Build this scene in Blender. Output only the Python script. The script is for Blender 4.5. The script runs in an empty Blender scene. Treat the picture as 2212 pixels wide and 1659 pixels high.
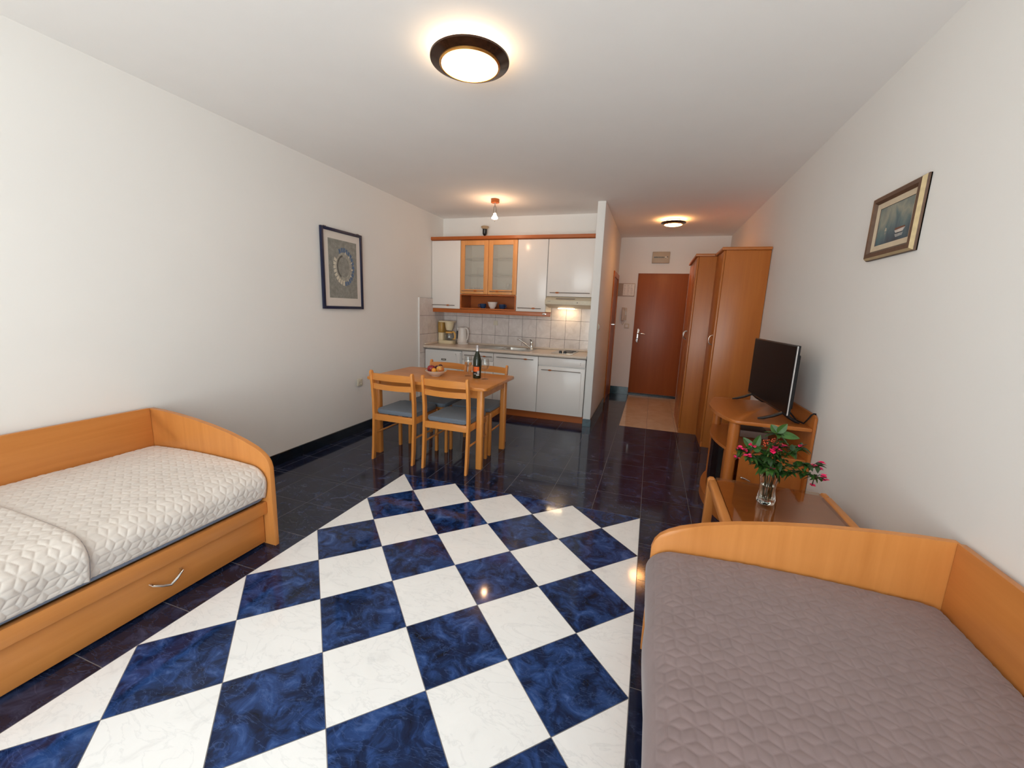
import bpy, bmesh, math, random
import numpy as np
from mathutils import Vector, Matrix
PI = math.pi
random.seed(7)
scn = bpy.context.scene
col = scn.collection

# ------------------------------------------------------------------ materials
MATS = {}
def new_mat(name):
    m = bpy.data.materials.new(name); m.use_nodes = True
    nt = m.node_tree; nt.nodes.clear()
    out = nt.nodes.new('ShaderNodeOutputMaterial')
    return m, nt, out
def N(nt, t, **kw):
    n = nt.nodes.new(t)
    for k, v in kw.items():
        if k in n.inputs: n.inputs[k].default_value = v
        else: setattr(n, k, v)
    return n
def rgb(r, g, b): return (r, g, b, 1)
def srgb(r, g, b):
    f = lambda c: (c/255/12.92) if c/255 <= .04045 else ((c/255+.055)/1.055)**2.4
    return (f(r), f(g), f(b), 1)
def ramp(nt, fac, stops):
    r = nt.nodes.new('ShaderNodeValToRGB'); nt.links.new(fac, r.inputs[0])
    e = r.color_ramp.elements
    while len(e) < len(stops): e.new(.5)
    for i, (p, c) in enumerate(stops): e[i].position = p; e[i].color = c
    return r.outputs[0]
def coords(nt, scale=(1, 1, 1), kind='Object', rot=(0, 0, 0)):
    tc = nt.nodes.new('ShaderNodeTexCoord'); mp = nt.nodes.new('ShaderNodeMapping')
    mp.inputs['Scale'].default_value = scale; mp.inputs['Rotation'].default_value = rot
    nt.links.new(tc.outputs[kind], mp.inputs[0]); return mp.outputs[0]
def principled(name, c, rough=.5, metal=0., spec=.5, trans=0., ior=1.45, coat=0., sheen=0., noise=0., nscale=40, bump=0., bscale=200, emit=None, estr=0.):
    m, nt, out = new_mat(name)
    p = N(nt, 'ShaderNodeBsdfPrincipled')
    p.inputs['Base Color'].default_value = c; p.inputs['Roughness'].default_value = rough
    p.inputs['Metallic'].default_value = metal; p.inputs['Specular IOR Level'].default_value = spec
    p.inputs['Transmission Weight'].default_value = trans; p.inputs['IOR'].default_value = ior
    p.inputs['Coat Weight'].default_value = coat; p.inputs['Sheen Weight'].default_value = sheen
    if emit: p.inputs['Emission Color'].default_value = emit; p.inputs['Emission Strength'].default_value = estr
    if noise:
        n = N(nt, 'ShaderNodeTexNoise', Scale=nscale, Detail=4.); nt.links.new(coords(nt), n.inputs['Vector'])
        d = tuple(max(0, x*(1-noise)) for x in c[:3])+(1,); l = tuple(min(1, x*(1+noise)) for x in c[:3])+(1,)
        nt.links.new(ramp(nt, n.outputs['Fac'], [(.3, d), (.7, l)]), p.inputs['Base Color'])
    if bump:
        n = N(nt, 'ShaderNodeTexNoise', Scale=bscale, Detail=3.); nt.links.new(coords(nt), n.inputs['Vector'])
        b = N(nt, 'ShaderNodeBump', Strength=bump, Distance=.002); nt.links.new(n.outputs['Fac'], b.inputs['Height'])
        nt.links.new(b.outputs[0], p.inputs['Normal'])
    nt.links.new(p.outputs[0], out.inputs[0]); return m
def wood(name, c, dark, axis=2, rough=.35, contrast=1., spec=.4):
    m, nt, out = new_mat(name)
    sc = [26., 26., 26.]; sc[axis] = 1.3
    v = coords(nt, tuple(sc))
    n1 = N(nt, 'ShaderNodeTexNoise', Scale=1.0, Detail=5., Roughness=.6, Distortion=.35); nt.links.new(v, n1.inputs['Vector'])
    sc2 = [5., 5., 5.]; sc2[axis] = .7
    n2 = N(nt, 'ShaderNodeTexNoise', Scale=1.0, Detail=2., Distortion=.8); nt.links.new(coords(nt, tuple(sc2)), n2.inputs['Vector'])
    mx = N(nt, 'ShaderNodeMath', operation='MULTIPLY_ADD'); mx.inputs[1].default_value = .55
    nt.links.new(n1.outputs['Fac'], mx.inputs[0])
    m2 = N(nt, 'ShaderNodeMath', operation='MULTIPLY'); m2.inputs[1].default_value = .45; nt.links.new(n2.outputs['Fac'], m2.inputs[0])
    nt.links.new(m2.outputs[0], mx.inputs[2])
    p = N(nt, 'ShaderNodeBsdfPrincipled', Roughness=rough); p.inputs['Specular IOR Level'].default_value = spec
    w = .16/contrast
    nt.links.new(ramp(nt, mx.outputs[0], [(.5-w, dark), (.5+w, c)]), p.inputs['Base Color'])
    b = N(nt, 'ShaderNodeBump', Strength=.05, Distance=.001); nt.links.new(n1.outputs['Fac'], b.inputs['Height']); nt.links.new(b.outputs[0], p.inputs['Normal'])
    nt.links.new(p.outputs[0], out.inputs[0]); return m
def thin_glass(name, tint=(1, 1, 1, 1), ior=1.5, rough=.0, diffuse=0., dcol=(1, 1, 1, 1), power=5):
    m, nt, out = new_mat(name)
    f0 = ((ior-1)/(ior+1))**2
    lw_ = N(nt, 'ShaderNodeLayerWeight', Blend=.5); pw = N(nt, 'ShaderNodeMath', operation='POWER'); pw.inputs[1].default_value = power; nt.links.new(lw_.outputs['Facing'], pw.inputs[0])
    fr = N(nt, 'ShaderNodeMath', operation='MULTIPLY_ADD'); fr.inputs[1].default_value = 1-f0; fr.inputs[2].default_value = f0; nt.links.new(pw.outputs[0], fr.inputs[0])
    t = N(nt, 'ShaderNodeBsdfTransparent', Color=tint)
    g = N(nt, 'ShaderNodeBsdfGlossy', Roughness=rough); mx = N(nt, 'ShaderNodeMixShader')
    nt.links.new(fr.outputs[0], mx.inputs[0])
    base = t.outputs[0]
    if diffuse:
        d = N(nt, 'ShaderNodeBsdfDiffuse', Color=dcol); m2 = N(nt, 'ShaderNodeMixShader'); m2.inputs[0].default_value = diffuse
        nt.links.new(t.outputs[0], m2.inputs[1]); nt.links.new(d.outputs[0], m2.inputs[2]); base = m2.outputs[0]
    nt.links.new(base, mx.inputs[1]); nt.links.new(g.outputs[0], mx.inputs[2])
    nt.links.new(mx.outputs[0], out.inputs[0]); return m
def marble(name, stops, scale, rough, vein=None, spec=.5):
    m, nt, out = new_mat(name)
    v = coords(nt)
    # each tile carries its own "tile" number on its faces: shift the pattern so neighbours differ
    at = N(nt, 'ShaderNodeAttribute', attribute_name='tile'); ad = N(nt, 'ShaderNodeVectorMath', operation='ADD')
    nt.links.new(v, ad.inputs[0]); nt.links.new(at.outputs['Vector'], ad.inputs[1]); v = ad.outputs[0]
    n = N(nt, 'ShaderNodeTexNoise', Scale=scale, Detail=7., Roughness=.62, Distortion=.9); nt.links.new(v, n.inputs['Vector'])
    c = ramp(nt, n.outputs['Fac'], stops)
    p = N(nt, 'ShaderNodeBsdfPrincipled', Roughness=rough); p.inputs['Specular IOR Level'].default_value = spec
    if vein:
        w = N(nt, 'ShaderNodeTexNoise', Scale=scale*.55, Detail=5., Roughness=.55, Distortion=1.6)
        mp = N(nt, 'ShaderNodeMapping'); mp.inputs['Scale'].default_value = (1, 2.6, 1); mp.inputs['Rotation'].default_value = (0, 0, .9)
        nt.links.new(v, mp.inputs[0]); nt.links.new(mp.outputs[0], w.inputs['Vector'])
        a = N(nt, 'ShaderNodeMath', operation='SUBTRACT'); a.inputs[1].default_value = .5; nt.links.new(w.outputs['Fac'], a.inputs[0])
        b = N(nt, 'ShaderNodeMath', operation='ABSOLUTE'); nt.links.new(a.outputs[0], b.inputs[0])
        f = ramp(nt, b.outputs[0], [(0, (vein[1],)*3+(1,)), (vein[2], (0, 0, 0, 1))])
        mx = N(nt, 'ShaderNodeMixRGB'); nt.links.new(f, mx.inputs[0]); nt.links.new(c, mx.inputs[1]); mx.inputs[2].default_value = vein[0]
        c = mx.outputs[0]
    nt.links.new(c, p.inputs['Base Color']); nt.links.new(p.outputs[0], out.inputs[0]); return m
def emission(name, c, s):
    m, nt, out = new_mat(name); e = N(nt, 'ShaderNodeEmission', Color=c, Strength=s); nt.links.new(e.outputs[0], out.inputs[0]); return m

WALL = principled('wall_paint', rgb(.785, .770, .748), .9, spec=.2, noise=.012, nscale=1.6, bump=.05, bscale=160)
CEIL = principled('ceiling_paint', rgb(.88, .865, .85), .95, spec=.1, noise=.01, nscale=3, bump=.10, bscale=90)
B1, B2 = rgb(.63, .255, .068), rgb(.52, .195, .046)
BX, BY, BZ = (wood('beech_%s' % 'xyz'[a], B1, B2, a) for a in range(3))
W1, W2 = rgb(.47, .150, .030), rgb(.395, .118, .022)
WX, WY, WZ = (wood('cherry_%s' % 'xyz'[a], W1, W2, a, rough=.32) for a in range(3))
C1, C2 = rgb(.68, .275, .066), rgb(.54, .195, .040)
CX, CY, CZ = (wood('pine_%s' % 'xyz'[a], C1, C2, a, rough=.3, contrast=1.2) for a in range(3))
DOORW = wood('door_veneer', rgb(.32, .085, .022), rgb(.27, .066, .016), 2, rough=.4)
KW = wood('kitchen_cherry', rgb(.46, .125, .026), rgb(.38, .095, .018), 0, rough=.35)
KL = wood('kitchen_light_beech', rgb(.74, .34, .12), rgb(.66, .285, .092), 2, rough=.4)
WHITE = principled('white_gloss', rgb(.78, .730, .693), .20, spec=.38, noise=.006, nscale=3)
WHITE_M = principled('white_satin', rgb(.74, .72, .70), .45, noise=.01)
CREAM = principled('cream_plastic', rgb(.72, .62, .42), .35, noise=.02, nscale=20)
YELLOW = principled('yellow_plastic', rgb(.78, .45, .12), .35, noise=.02, nscale=20)
IVORY = principled('ivory_plastic', rgb(.62, .57, .46), .4, noise=.02, nscale=20)
CHROME = principled('chrome', rgb(.75, .74, .72), .18, metal=1., noise=.02)
STEEL = principled('brushed_steel', rgb(.55, .53, .50), .32, metal=1., noise=.05, nscale=80)
DARKM = principled('dark_metal', rgb(.22, .19, .17), .35, metal=.8, noise=.05)
BLACK = principled('black_plastic', rgb(.012, .012, .014), .28, noise=.1)
SCREEN = principled('dark_screen', rgb(.005, .005, .006), .25, spec=.12, noise=.05)
SEAT = principled('blue_fabric', srgb(104, 114, 126), .95, spec=.1, sheen=.2, noise=.10, nscale=350, bump=.3, bscale=700)
TILE_W = marble('white_floor_tile', [(.22, rgb(.70, .70, .70)), (.40, rgb(.85, .85, .845)), (.7, rgb(.88, .88, .875))], 7., .08, vein=(rgb(.62, .63, .64), .30, .022))
TILE_B = marble('navy_floor_tile', [(.30, rgb(.002, .004, .014)), (.46, rgb(.005, .017, .066)), (.60, rgb(.018, .055, .19)), (.76, rgb(.075, .150, .36))], 11., .07, vein=(rgb(.06, .11, .27), .45, .014), spec=.32)
TILE_D = marble('navy_border_tile', [(.30, rgb(.004, .006, .016)), (.52, rgb(.010, .015, .040)), (.70, rgb(.036, .051, .112))], 9., .09, vein=(rgb(.06, .08, .15), .4, .014), spec=.36)
TILE_E = marble('beige_floor_tile', [(.3, rgb(.58, .43, .29)), (.7, rgb(.68, .53, .37))], 6., .12)
TILE_S = marble('black_skirting_tile', [(.3, rgb(.004, .006, .010)), (.7, rgb(.012, .020, .032))], 9., .06)
TILE_T = marble('teal_skirting_tile', [(.3, rgb(.01, .03, .045)), (.6, rgb(.025, .07, .09)), (.8, rgb(.06, .13, .15))], 14., .10)
GROUT = principled('grout', rgb(.17, .165, .165), .8, noise=.1)
GROUTD = principled('dark_grout', rgb(.026, .018, .018), .8, noise=.1)
TILE_K = marble('wall_tile', [(.3, rgb(.60, .535, .505)), (.6, rgb(.71, .65, .62)), (.8, rgb(.75, .70, .675))], 9., .12)
GLASS = principled('clear_glass', rgb(1, 1, 1), .0, trans=1., ior=1.48)
TGLASS = thin_glass('thin_glass', rgb(.95, .955, .95), 1.6, .02, power=2.6)
CABGLASS = thin_glass('cabinet_glass', rgb(.95, .95, .93), 1.5, diffuse=.24, dcol=rgb(.82, .77, .69))
SMOKE = thin_glass('smoked_glass', rgb(.32, .26, .17), 1.5, .02)
BRONZE = thin_glass('bronze_glass', rgb(.88, .80, .70), 2.0, .03)
WATER = principled('water', rgb(.9, .95, .85), 0., trans=1., ior=1.33)
LEAF = principled('leaf_green', rgb(.030, .085, .012), .4, noise=.4, nscale=60)
LEAF2 = principled('leaf_dark', rgb(.016, .045, .010), .45, noise=.4, nscale=60)
STEM = principled('stem_green', rgb(.06, .10, .025), .5, noise=.3, nscale=60)
PINK = principled('petal_pink', rgb(.88, .025, .15), .5, noise=.2, nscale=120)
CALYX = principled('calyx_dark', rgb(.03, .02, .015), .6, noise=.2)
ORANGE = principled('bud_orange', rgb(.42, .06, .02), .6, noise=.4, nscale=200)

# ------------------------------------------------------------------ mesh helpers
def box(bm, x0, x1, y0, y1, z0, z1, bev=0, mi=0, seg=2):
    v = [bm.verts.new((x, y, z)) for x in (x0, x1) for y in (y0, y1) for z in (z0, z1)]
    fs = [bm.faces.new([v[i] for i in q]) for q in ((0, 1, 3, 2), (4, 6, 7, 5), (0, 4, 5, 1), (2, 3, 7, 6), (0, 2, 6, 4), (1, 5, 7, 3))]
    for f in fs: f.material_index = mi
    if bev:
        bev = min(bev, .45*min(abs(x1-x0), abs(y1-y0), abs(z1-z0)))
        bmesh.ops.bevel(bm, geom=list({e for f in fs for e in f.edges}), offset=bev, segments=seg, profile=.5, affect='EDGES')
    return bm
def prism(bm, pts, axis, a, b, bev=0, mi=0, seg=2):
    def P(p, t):
        return {'x': (t, p[0], p[1]), 'y': (p[0], t, p[1]), 'z': (p[0], p[1], t)}[axis]
    A = [bm.verts.new(P(p, a)) for p in pts]; B = [bm.verts.new(P(p, b)) for p in pts]; n = len(pts)
    fs = [bm.faces.new(A), bm.faces.new(B[::-1])]
    for i in range(n): fs.append(bm.faces.new((A[i], B[i], B[(i+1) % n], A[(i+1) % n])))
    for f in fs: f.material_index = mi
    if bev:
        es = list(set(fs[0].edges) | set(fs[1].edges))
        bmesh.ops.bevel(bm, geom=es, offset=bev, segments=seg, profile=.5, affect='EDGES')
    return bm
def tube(bm, path, r, n=10, closed=False, mi=0, flat=1.):
    P = [Vector(p) for p in path]; m = len(P); R = r if isinstance(r, (list, tuple)) else [r]*m
    rings = []; prev = None
    for i in range(m):
        t = (P[(i+1) % m]-P[i-1]) if closed else (P[min(i+1, m-1)]-P[max(i-1, 0)])
        t.normalize()
        if prev is None:
            u = t.cross(Vector((0, 0, 1)))
            if u.length < .05: u = t.cross(Vector((1, 0, 0)))
        else:
            u = prev-t*prev.dot(t)
        u.normalize(); prev = u; w = t.cross(u)
        rings.append([bm.verts.new(P[i]+(u*math.cos(2*PI*k/n)+w*math.sin(2*PI*k/n)*flat)*R[i]) for k in range(n)])
    for i in range(m if closed else m-1):
        a, b = rings[i], rings[(i+1) % m]
        for k in range(n):
            f = bm.faces.new((a[k], a[(k+1) % n], b[(k+1) % n], b[k])); f.material_index = mi
    if not closed:
        for rg in (rings[0][::-1], rings[-1]):
            f = bm.faces.new(rg); f.material_index = mi
    return bm
def lathe(bm, prof, c=(0, 0, 0), n=32, mi=0, closed=False):
    rings = []
    for r, z in prof:
        if r < 1e-6: rings.append([bm.verts.new((c[0], c[1], c[2]+z))])
        else: rings.append([bm.verts.new((c[0]+r*math.cos(2*PI*k/n), c[1]+r*math.sin(2*PI*k/n), c[2]+z)) for k in range(n)])
    pairs = list(zip(rings, rings[1:]))+([(rings[-1], rings[0])] if closed else [])
    for a, b in pairs:
        if len(a) == 1 and len(b) == 1: continue
        for k in range(n):
            k2 = (k+1) % n
            if len(a) == 1: f = bm.faces.new((a[0], b[k2], b[k]))
            elif len(b) == 1: f = bm.faces.new((a[k], a[k2], b[0]))
            else: f = bm.faces.new((a[k], a[k2], b[k2], b[k]))
            f.material_index = mi
    return bm
def ball(bm, c, r, n=16, sz=1., mi=0, prof=None):
    m = n//2
    lathe(bm, [(r*math.sin(PI*i/m), -r*sz*math.cos(PI*i/m)) for i in range(m+1)], c, n, mi)
    return bm
def quad(bm, pts, mi=0):
    f = bm.faces.new([bm.verts.new(p) for p in pts]); f.material_index = mi; return f
def nb(): return bmesh.new()
ORG = {}
def obj(name, bm, mats, parent=None, origin=None, smooth=38, recalc=True):
    if recalc: bmesh.ops.recalc_face_normals(bm, faces=bm.faces[:])
    if parent is not None: o0 = ORG[parent.name]
    elif origin is not None: o0 = Vector(origin)
    else: o0 = Vector((0, 0, 0))
    if o0.length: bmesh.ops.translate(bm, verts=bm.verts[:], vec=-o0)
    me = bpy.data.meshes.new(name); bm.to_mesh(me); bm.free()
    for m in (mats if isinstance(mats, (list, tuple)) else [mats]): me.materials.append(m)
    if smooth:
        for p in me.polygons: p.use_smooth = True
        me.set_sharp_from_angle(angle=math.radians(smooth))
    o = bpy.data.objects.new(name, me); col.objects.link(o)
    if parent is not None: o.parent = parent
    else: o.location = o0
    ORG[o.name] = o0
    return o
def tag(o, label, cat, group=None, kind=None):
    o['label'] = label; o['category'] = cat
    if group: o['group'] = group
    if kind: o['kind'] = kind
    return o
def thing(name, label, cat, loc, group=None, local=False):
    o = bpy.data.objects.new(name, None); col.objects.link(o); o.location = loc; o.empty_display_size = .05
    tag(o, label, cat, group); ORG[o.name] = Vector((0, 0, 0)) if local else Vector(loc); return o
def struct(name, bm, mats, parent=None, **k):
    o = obj(name, bm, mats, parent, **k)
    if parent is None: o['kind'] = 'structure'
    return o
def dup(root, loc, rotz, label):
    r = root.copy(); col.objects.link(r); r.location = loc; r.rotation_euler = (0, 0, rotz); r['label'] = label
    for ch in list(root.children):
        c = ch.copy(); col.objects.link(c); c.parent = r
        for g in ch.children:
            d = g.copy(); col.objects.link(d); d.parent = c
    return r
def bez(p0, p1, p2, n=10):
    p0, p1, p2 = Vector(p0), Vector(p1), Vector(p2)
    return [tuple(p0*(1-t)**2+p1*2*t*(1-t)+p2*t*t) for t in (i/n for i in range(n+1))]

# ------------------------------------------------------------------ the room
LW, RW = -.612, 3.335           # left and right wall
CZH = 2.605                     # ceiling height
KB, EW, FW = 3.165, 4.93, -3.90 # kitchen back wall, entrance wall, window wall
PX0, PX1, PY = 1.613, 1.703, 2.59
T = 1/3

def floor():
    bm = nb(); tl = bm.faces.layers.float_vector.new('tile'); g = .0030
    def add(poly, mi, key):
        # poly in xy, counter-clockwise; z = 0
        f = bm.faces.new([bm.verts.new((x, y, 0)) for x, y in poly]); f.material_index = mi
        random.seed(hash(key) % 99991); f[tl] = (random.uniform(0, 40), random.uniform(0, 40), random.uniform(0, 40))
    def clip(poly, nx, ny, d):
        out = []
        for i in range(len(poly)):
            a, b = poly[i], poly[(i+1) % len(poly)]
            da, db = a[0]*nx+a[1]*ny-d, b[0]*nx+b[1]*ny-d
            if da <= 0: out.append(a)
            if (da < 0 < db) or (db < 0 < da):
                t = da/(da-db); out.append((a[0]+(b[0]-a[0])*t, a[1]+(b[1]-a[1])*t))
        return out
    q = math.sqrt(2); X0, X1, Y1 = 2/q*T, 10/q*T, 2/q*T; Y0 = FW
    for u in range(-14, 22):
        for v in range(-14, 22):
            e = g/T/2
            P = [((a+b)/q*T, (a-b)/q*T) for a, b in ((u+e, v+e), (u+e, v+1-e), (u+1-e, v+1-e), (u+1-e, v+e))]
            P = P[::-1]
            for c in ((-1, 0, -X0-g/2), (1, 0, X1-g/2), (0, 1, Y1-g/2), (0, -1, -Y0)):
                if len(P) >= 3: P = clip(P, *c)
            if len(P) >= 3:
                A = abs(sum(P[i][0]*P[(i+1) % len(P)][1]-P[(i+1) % len(P)][0]*P[i][1] for i in range(len(P))))/2
                if A > 1e-5: add(P, 1 if (u+v) % 2 else 2, (u, v))
    def rects(xs, ys, mi, tag_):
        for i in range(len(xs)-1):
            for j in range(len(ys)-1):
                if xs[i+1]-xs[i] < .01 or ys[j+1]-ys[j] < .01: continue
                add([(xs[i]+g/2, ys[j]+g/2), (xs[i+1]-g/2, ys[j]+g/2), (xs[i+1]-g/2, ys[j+1]-g/2), (xs[i]+g/2, ys[j+1]-g/2)], mi, (tag_, i, j))
    yl = sorted([FW, -3.80, -3.47, -3.135, -2.80, -2.47, -2.135, -1.80, -1.527, -1.217, -.894, -.56, -.224, .108, .145, Y1])
    rects([LW-.05, -.53, -.195, .138, X0], yl, 3, 'l')
    rects([X1, 2.69, 3.023, RW+.05], yl, 3, 'r')
    xs = [LW-.05, -.533]+[2.357-k*T for k in range(8, -1, -1)]+[2.69, 3.023, RW+.05]
    ya = [Y1+k*T for k in range(0, 7)]+[2.83]
    rects(xs, ya, 3, 'm')
    yb = [2.83+k*T for k in range(0, 7)]+[EW+.03]; yb = [y for y in yb if y < EW-.02]+[EW+.03]
    xa = [x for x in xs if x < 2.03]+[2.036]
    rects(xa, yb, 3, 'n')
    rects([2.036, 2.366, 2.70, 3.03, RW+.05], [2.83, 3.86, EW+.03], 4, 'e')
    for f in list(bm.faces): pass
    # grout bed and slab below
    box(bm, LW-.2, RW+.2, FW-.2, EW+.2, -.15, -.0006, mi=0)
    return struct('floor', bm, [GROUT, TILE_W, TILE_B, TILE_D, TILE_E], smooth=0, recalc=False)
floor()
bm = nb(); box(bm, LW-.2, RW+.2, FW-.2, EW+.2, CZH, CZH+.15); struct('ceiling', bm, CEIL)
bm = nb(); prism(bm, [(-.5835, FW), (-.628, KB), (-.80, KB), (-.80, FW)], 'z', 0, CZH); struct('wall_left', bm, WALL)
bm = nb(); box(bm, RW, RW+.2, FW-.2, EW+.2, 0, CZH); struct('wall_right', bm, WALL)
bm = nb(); box(bm, -.80, PX0, KB, KB+.12, 0, CZH); struct('wall_back', bm, WALL)
bm = nb(); box(bm, PX0, PX1, PY, EW, 0, CZH, bev=.004); struct('wall_partition', bm, WALL)
bm = nb()
DX0, DX1, DZ = 2.022, 2.795, 2.035
box(bm, PX0, DX0, EW, EW+.2, 0, CZH); box(bm, DX1, RW, EW, EW+.2, 0, CZH); box(bm, DX0, DX1, EW, EW+.2, DZ, CZH); box(bm, DX0, DX1, EW+.12, EW+.2, 0, DZ)
struct('wall_entrance', bm, WALL)
WX0, WX1, WZ0, WZ1 = .42, 3.05, .08, 2.40
bm = nb()
box(bm, -.80, WX0, FW-.2, FW, 0, CZH); box(bm, WX1, RW, FW-.2, FW, 0, CZH); box(bm, WX0, WX1, FW-.2, FW, WZ1, CZH); box(bm, WX0, WX1, FW-.2, FW, 0, WZ0)
struct('wall_window', bm, WALL)
bm = nb(); fr = .06
for a, b in ((WX0, WX0+fr), (WX1-fr, WX1), ((WX0+WX1)/2-.05, (WX0+WX1)/2+.05)): box(bm, a, b, FW-.14, FW-.07, WZ0, WZ1, bev=.006)
box(bm, WX0+fr, WX1-fr, FW-.14, FW-.07, WZ0, WZ0+fr, bev=.006); box(bm, WX0+fr, WX1-fr, FW-.14, FW-.07, WZ1-fr, WZ1, bev=.006)
struct('window_1', bm, WHITE_M)

def skirting(name, segs, mat, h=.097):
    bm = nb(); tl = bm.faces.layers.float_vector.new('tile')
    for x0, x1, y0, y1 in segs: box(bm, x0, x1, y0, y1, 0, h, bev=.0015, seg=1)
    for f in bm.faces:
        random.seed(int(f.calc_center_median().y*3)); f[tl] = (random.uniform(0, 30),)*3
    return struct(name, bm, mat, smooth=0)
ys = [FW, -3.80, -3.47, -3.135, -2.80, -2.47, -2.135, -1.80, -1.527, -1.217, -.894, -.56, -.224, .145]+[.4714+k*T for k in range(7)]
ys[-1] = 2.478
skirting('baseboard_left', [(-.64, -.600, a+.001, b-.001) for a, b in zip(ys, ys[1:])], TILE_S)
skirting('baseboard_right', [(RW-.009, RW+.02, a+.001, b-.001) for a, b in zip([FW+k*T for k in range(16)], [FW+k*T for k in range(1, 16)]+[2.36])], TILE_S)
bm = nb(); tl = bm.faces.layers.float_vector.new('tile')
box(bm, PX0-.001, PX1+.009, PY-.009, PY+.004, 0, .095, bev=.0015, seg=1)
struct('baseboard_partition', bm, TILE_T, smooth=0)
skirting('baseboard_hall', [(PX1, PX1+.009, PY+.006+k*T, min(PY+.004+(k+1)*T, 4.04)) for k in range(5)], TILE_S)
skirting('baseboard_entrance', [(PX1+.011, DX0-.002, EW-.009, EW+.01)], TILE_T, .13)

# entrance door
d = bpy.data.objects.new('door_1', None); col.objects.link(d); d.location = (DX0, EW, 0); d['kind'] = 'structure'; ORG[d.name] = Vector(d.location)
bm = nb(); box(bm, DX0+.004, DX1-.004, EW-.006, EW+.035, .045, DZ-.004, bev=.003); obj('door_panel', bm, DOORW, d)
bm = nb(); box(bm, DX0-.0, DX0+.004, EW-.012, EW+.04, 0, DZ); box(bm, DX1-.004, DX1, EW-.012, EW+.04, 0, DZ); box(bm, DX0, DX1, EW-.012, EW+.04, DZ-.004, DZ+.004); obj('door_frame', bm, DOORW, d)
bm = nb(); box(bm, DX0, DX1, EW-.004, EW+.03, 0, .03); obj('threshold', bm, BLACK, d)
bm = nb()
hx = DX0+.076
prism(bm, [(hx+.019*math.cos(a), (1.026+.098*(1 if math.sin(a) >= 0 else -1))+.019*math.sin(a)) for a in (2*PI*k/24+.01 for k in range(24))], 'y', EW-.020, EW-.0055, bev=.003)
tube(bm, [(hx, EW-.018, 1.06), (hx, EW-.05, 1.06), (hx+.012, EW-.060, 1.06), (hx+.07, EW-.062, 1.063), (hx+.115, EW-.060, 1.058)], [.009, .009, .010, .010, .007], 10)
tube(bm, [(hx, EW-.021, .975), (hx, EW-.024, .975)], .009, 10, mi=1)
obj('door_handle', bm, [CHROME, BLACK], d)
# bathroom door in the partition (only its frame and edge show)
d2 = bpy.data.objects.new('door_2', None); col.objects.link(d2); d2.location = (PX1, 4.08, 0); d2['kind'] = 'structure'; ORG[d2.name] = Vector(d2.location)
bm = nb(); box(bm, PX1-.0, PX1+.018, 4.08, 4.16, 0, 2.0, bev=.004); box(bm, PX1-.0, PX1+.018, 4.83, 4.905, 0, 2.0, bev=.004); box(bm, PX1, PX1+.018, 4.16, 4.83, 1.92, 2.0, bev=.004)
obj('door_frame', bm, WZ, d2)
bm = nb(); box(bm, PX1-.0, PX1+.006, 4.16, 4.83, .01, 1.92); obj('door_panel', bm, DOORW, d2)
bm = nb(); tube(bm, [(PX1+.006, 4.22, 1.21), (PX1+.05, 4.22, 1.21), (PX1+.055, 4.33, 1.21)], .009, 8); obj('door_handle', bm, CHROME, d2)
# ---------------------------------------------------------------- wall tiles of the kitchen
def tiles_back():
    bm = nb(); tl = bm.faces.layers.float_vector.new('tile')
    xs = [1.6125, 1.419]+[1.419-.2015*k for k in range(1, 12)]; xs = [x for x in xs if x > -.62]+[-.622]
    zs = [.875, 1.0075, 1.2555, 1.5035]
    box(bm, -.622, 1.6125, KB-.006, KB, .875, 1.5035, mi=0)
    for i in range(len(xs)-1):
        for j in range(3):
            n0 = len(bm.faces)
            box(bm, xs[i+1]+.0018, xs[i]-.0018, KB-.010, KB-.0055, zs[j]+.0018, zs[j+1]-.0018, mi=1)
            bm.faces.ensure_lookup_table(); s = (random.uniform(0, 30),)*3
            for f in bm.faces[n0:]: f[tl] = s
    return struct('trim_1', bm, [GROUTD, TILE_K], smooth=0)
tiles_back()
def tiles_left():
    bm = nb(); tl = bm.faces.layers.float_vector.new('tile')
    zs = [.10, .2635, .5115, .7595, 1.0075, 1.2555, 1.488]; ys = [2.488, 2.69, 2.892, 3.094, KB-.011]
    box(bm, -.64, -.608, 2.485, KB-.011, .0, 1.488, mi=0)
    box(bm, -.64, -.602, 2.478, 2.4865, .0, 1.49, mi=2)
    for i in range(4):
        for j in range(6):
            n0 = len(bm.faces)
            box(bm, -.612, -.6045, ys[i]+.0012, ys[i+1]-.0012, zs[j]+.0018, zs[j+1]-.0018, mi=1)
            bm.faces.ensure_lookup_table(); s = (random.uniform(0, 30),)*3
            for f in bm.faces[n0:]: f[tl] = s
    return struct('trim_2', bm, [GROUTD, TILE_K, WHITE_M], smooth=0)
tiles_left()

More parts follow.
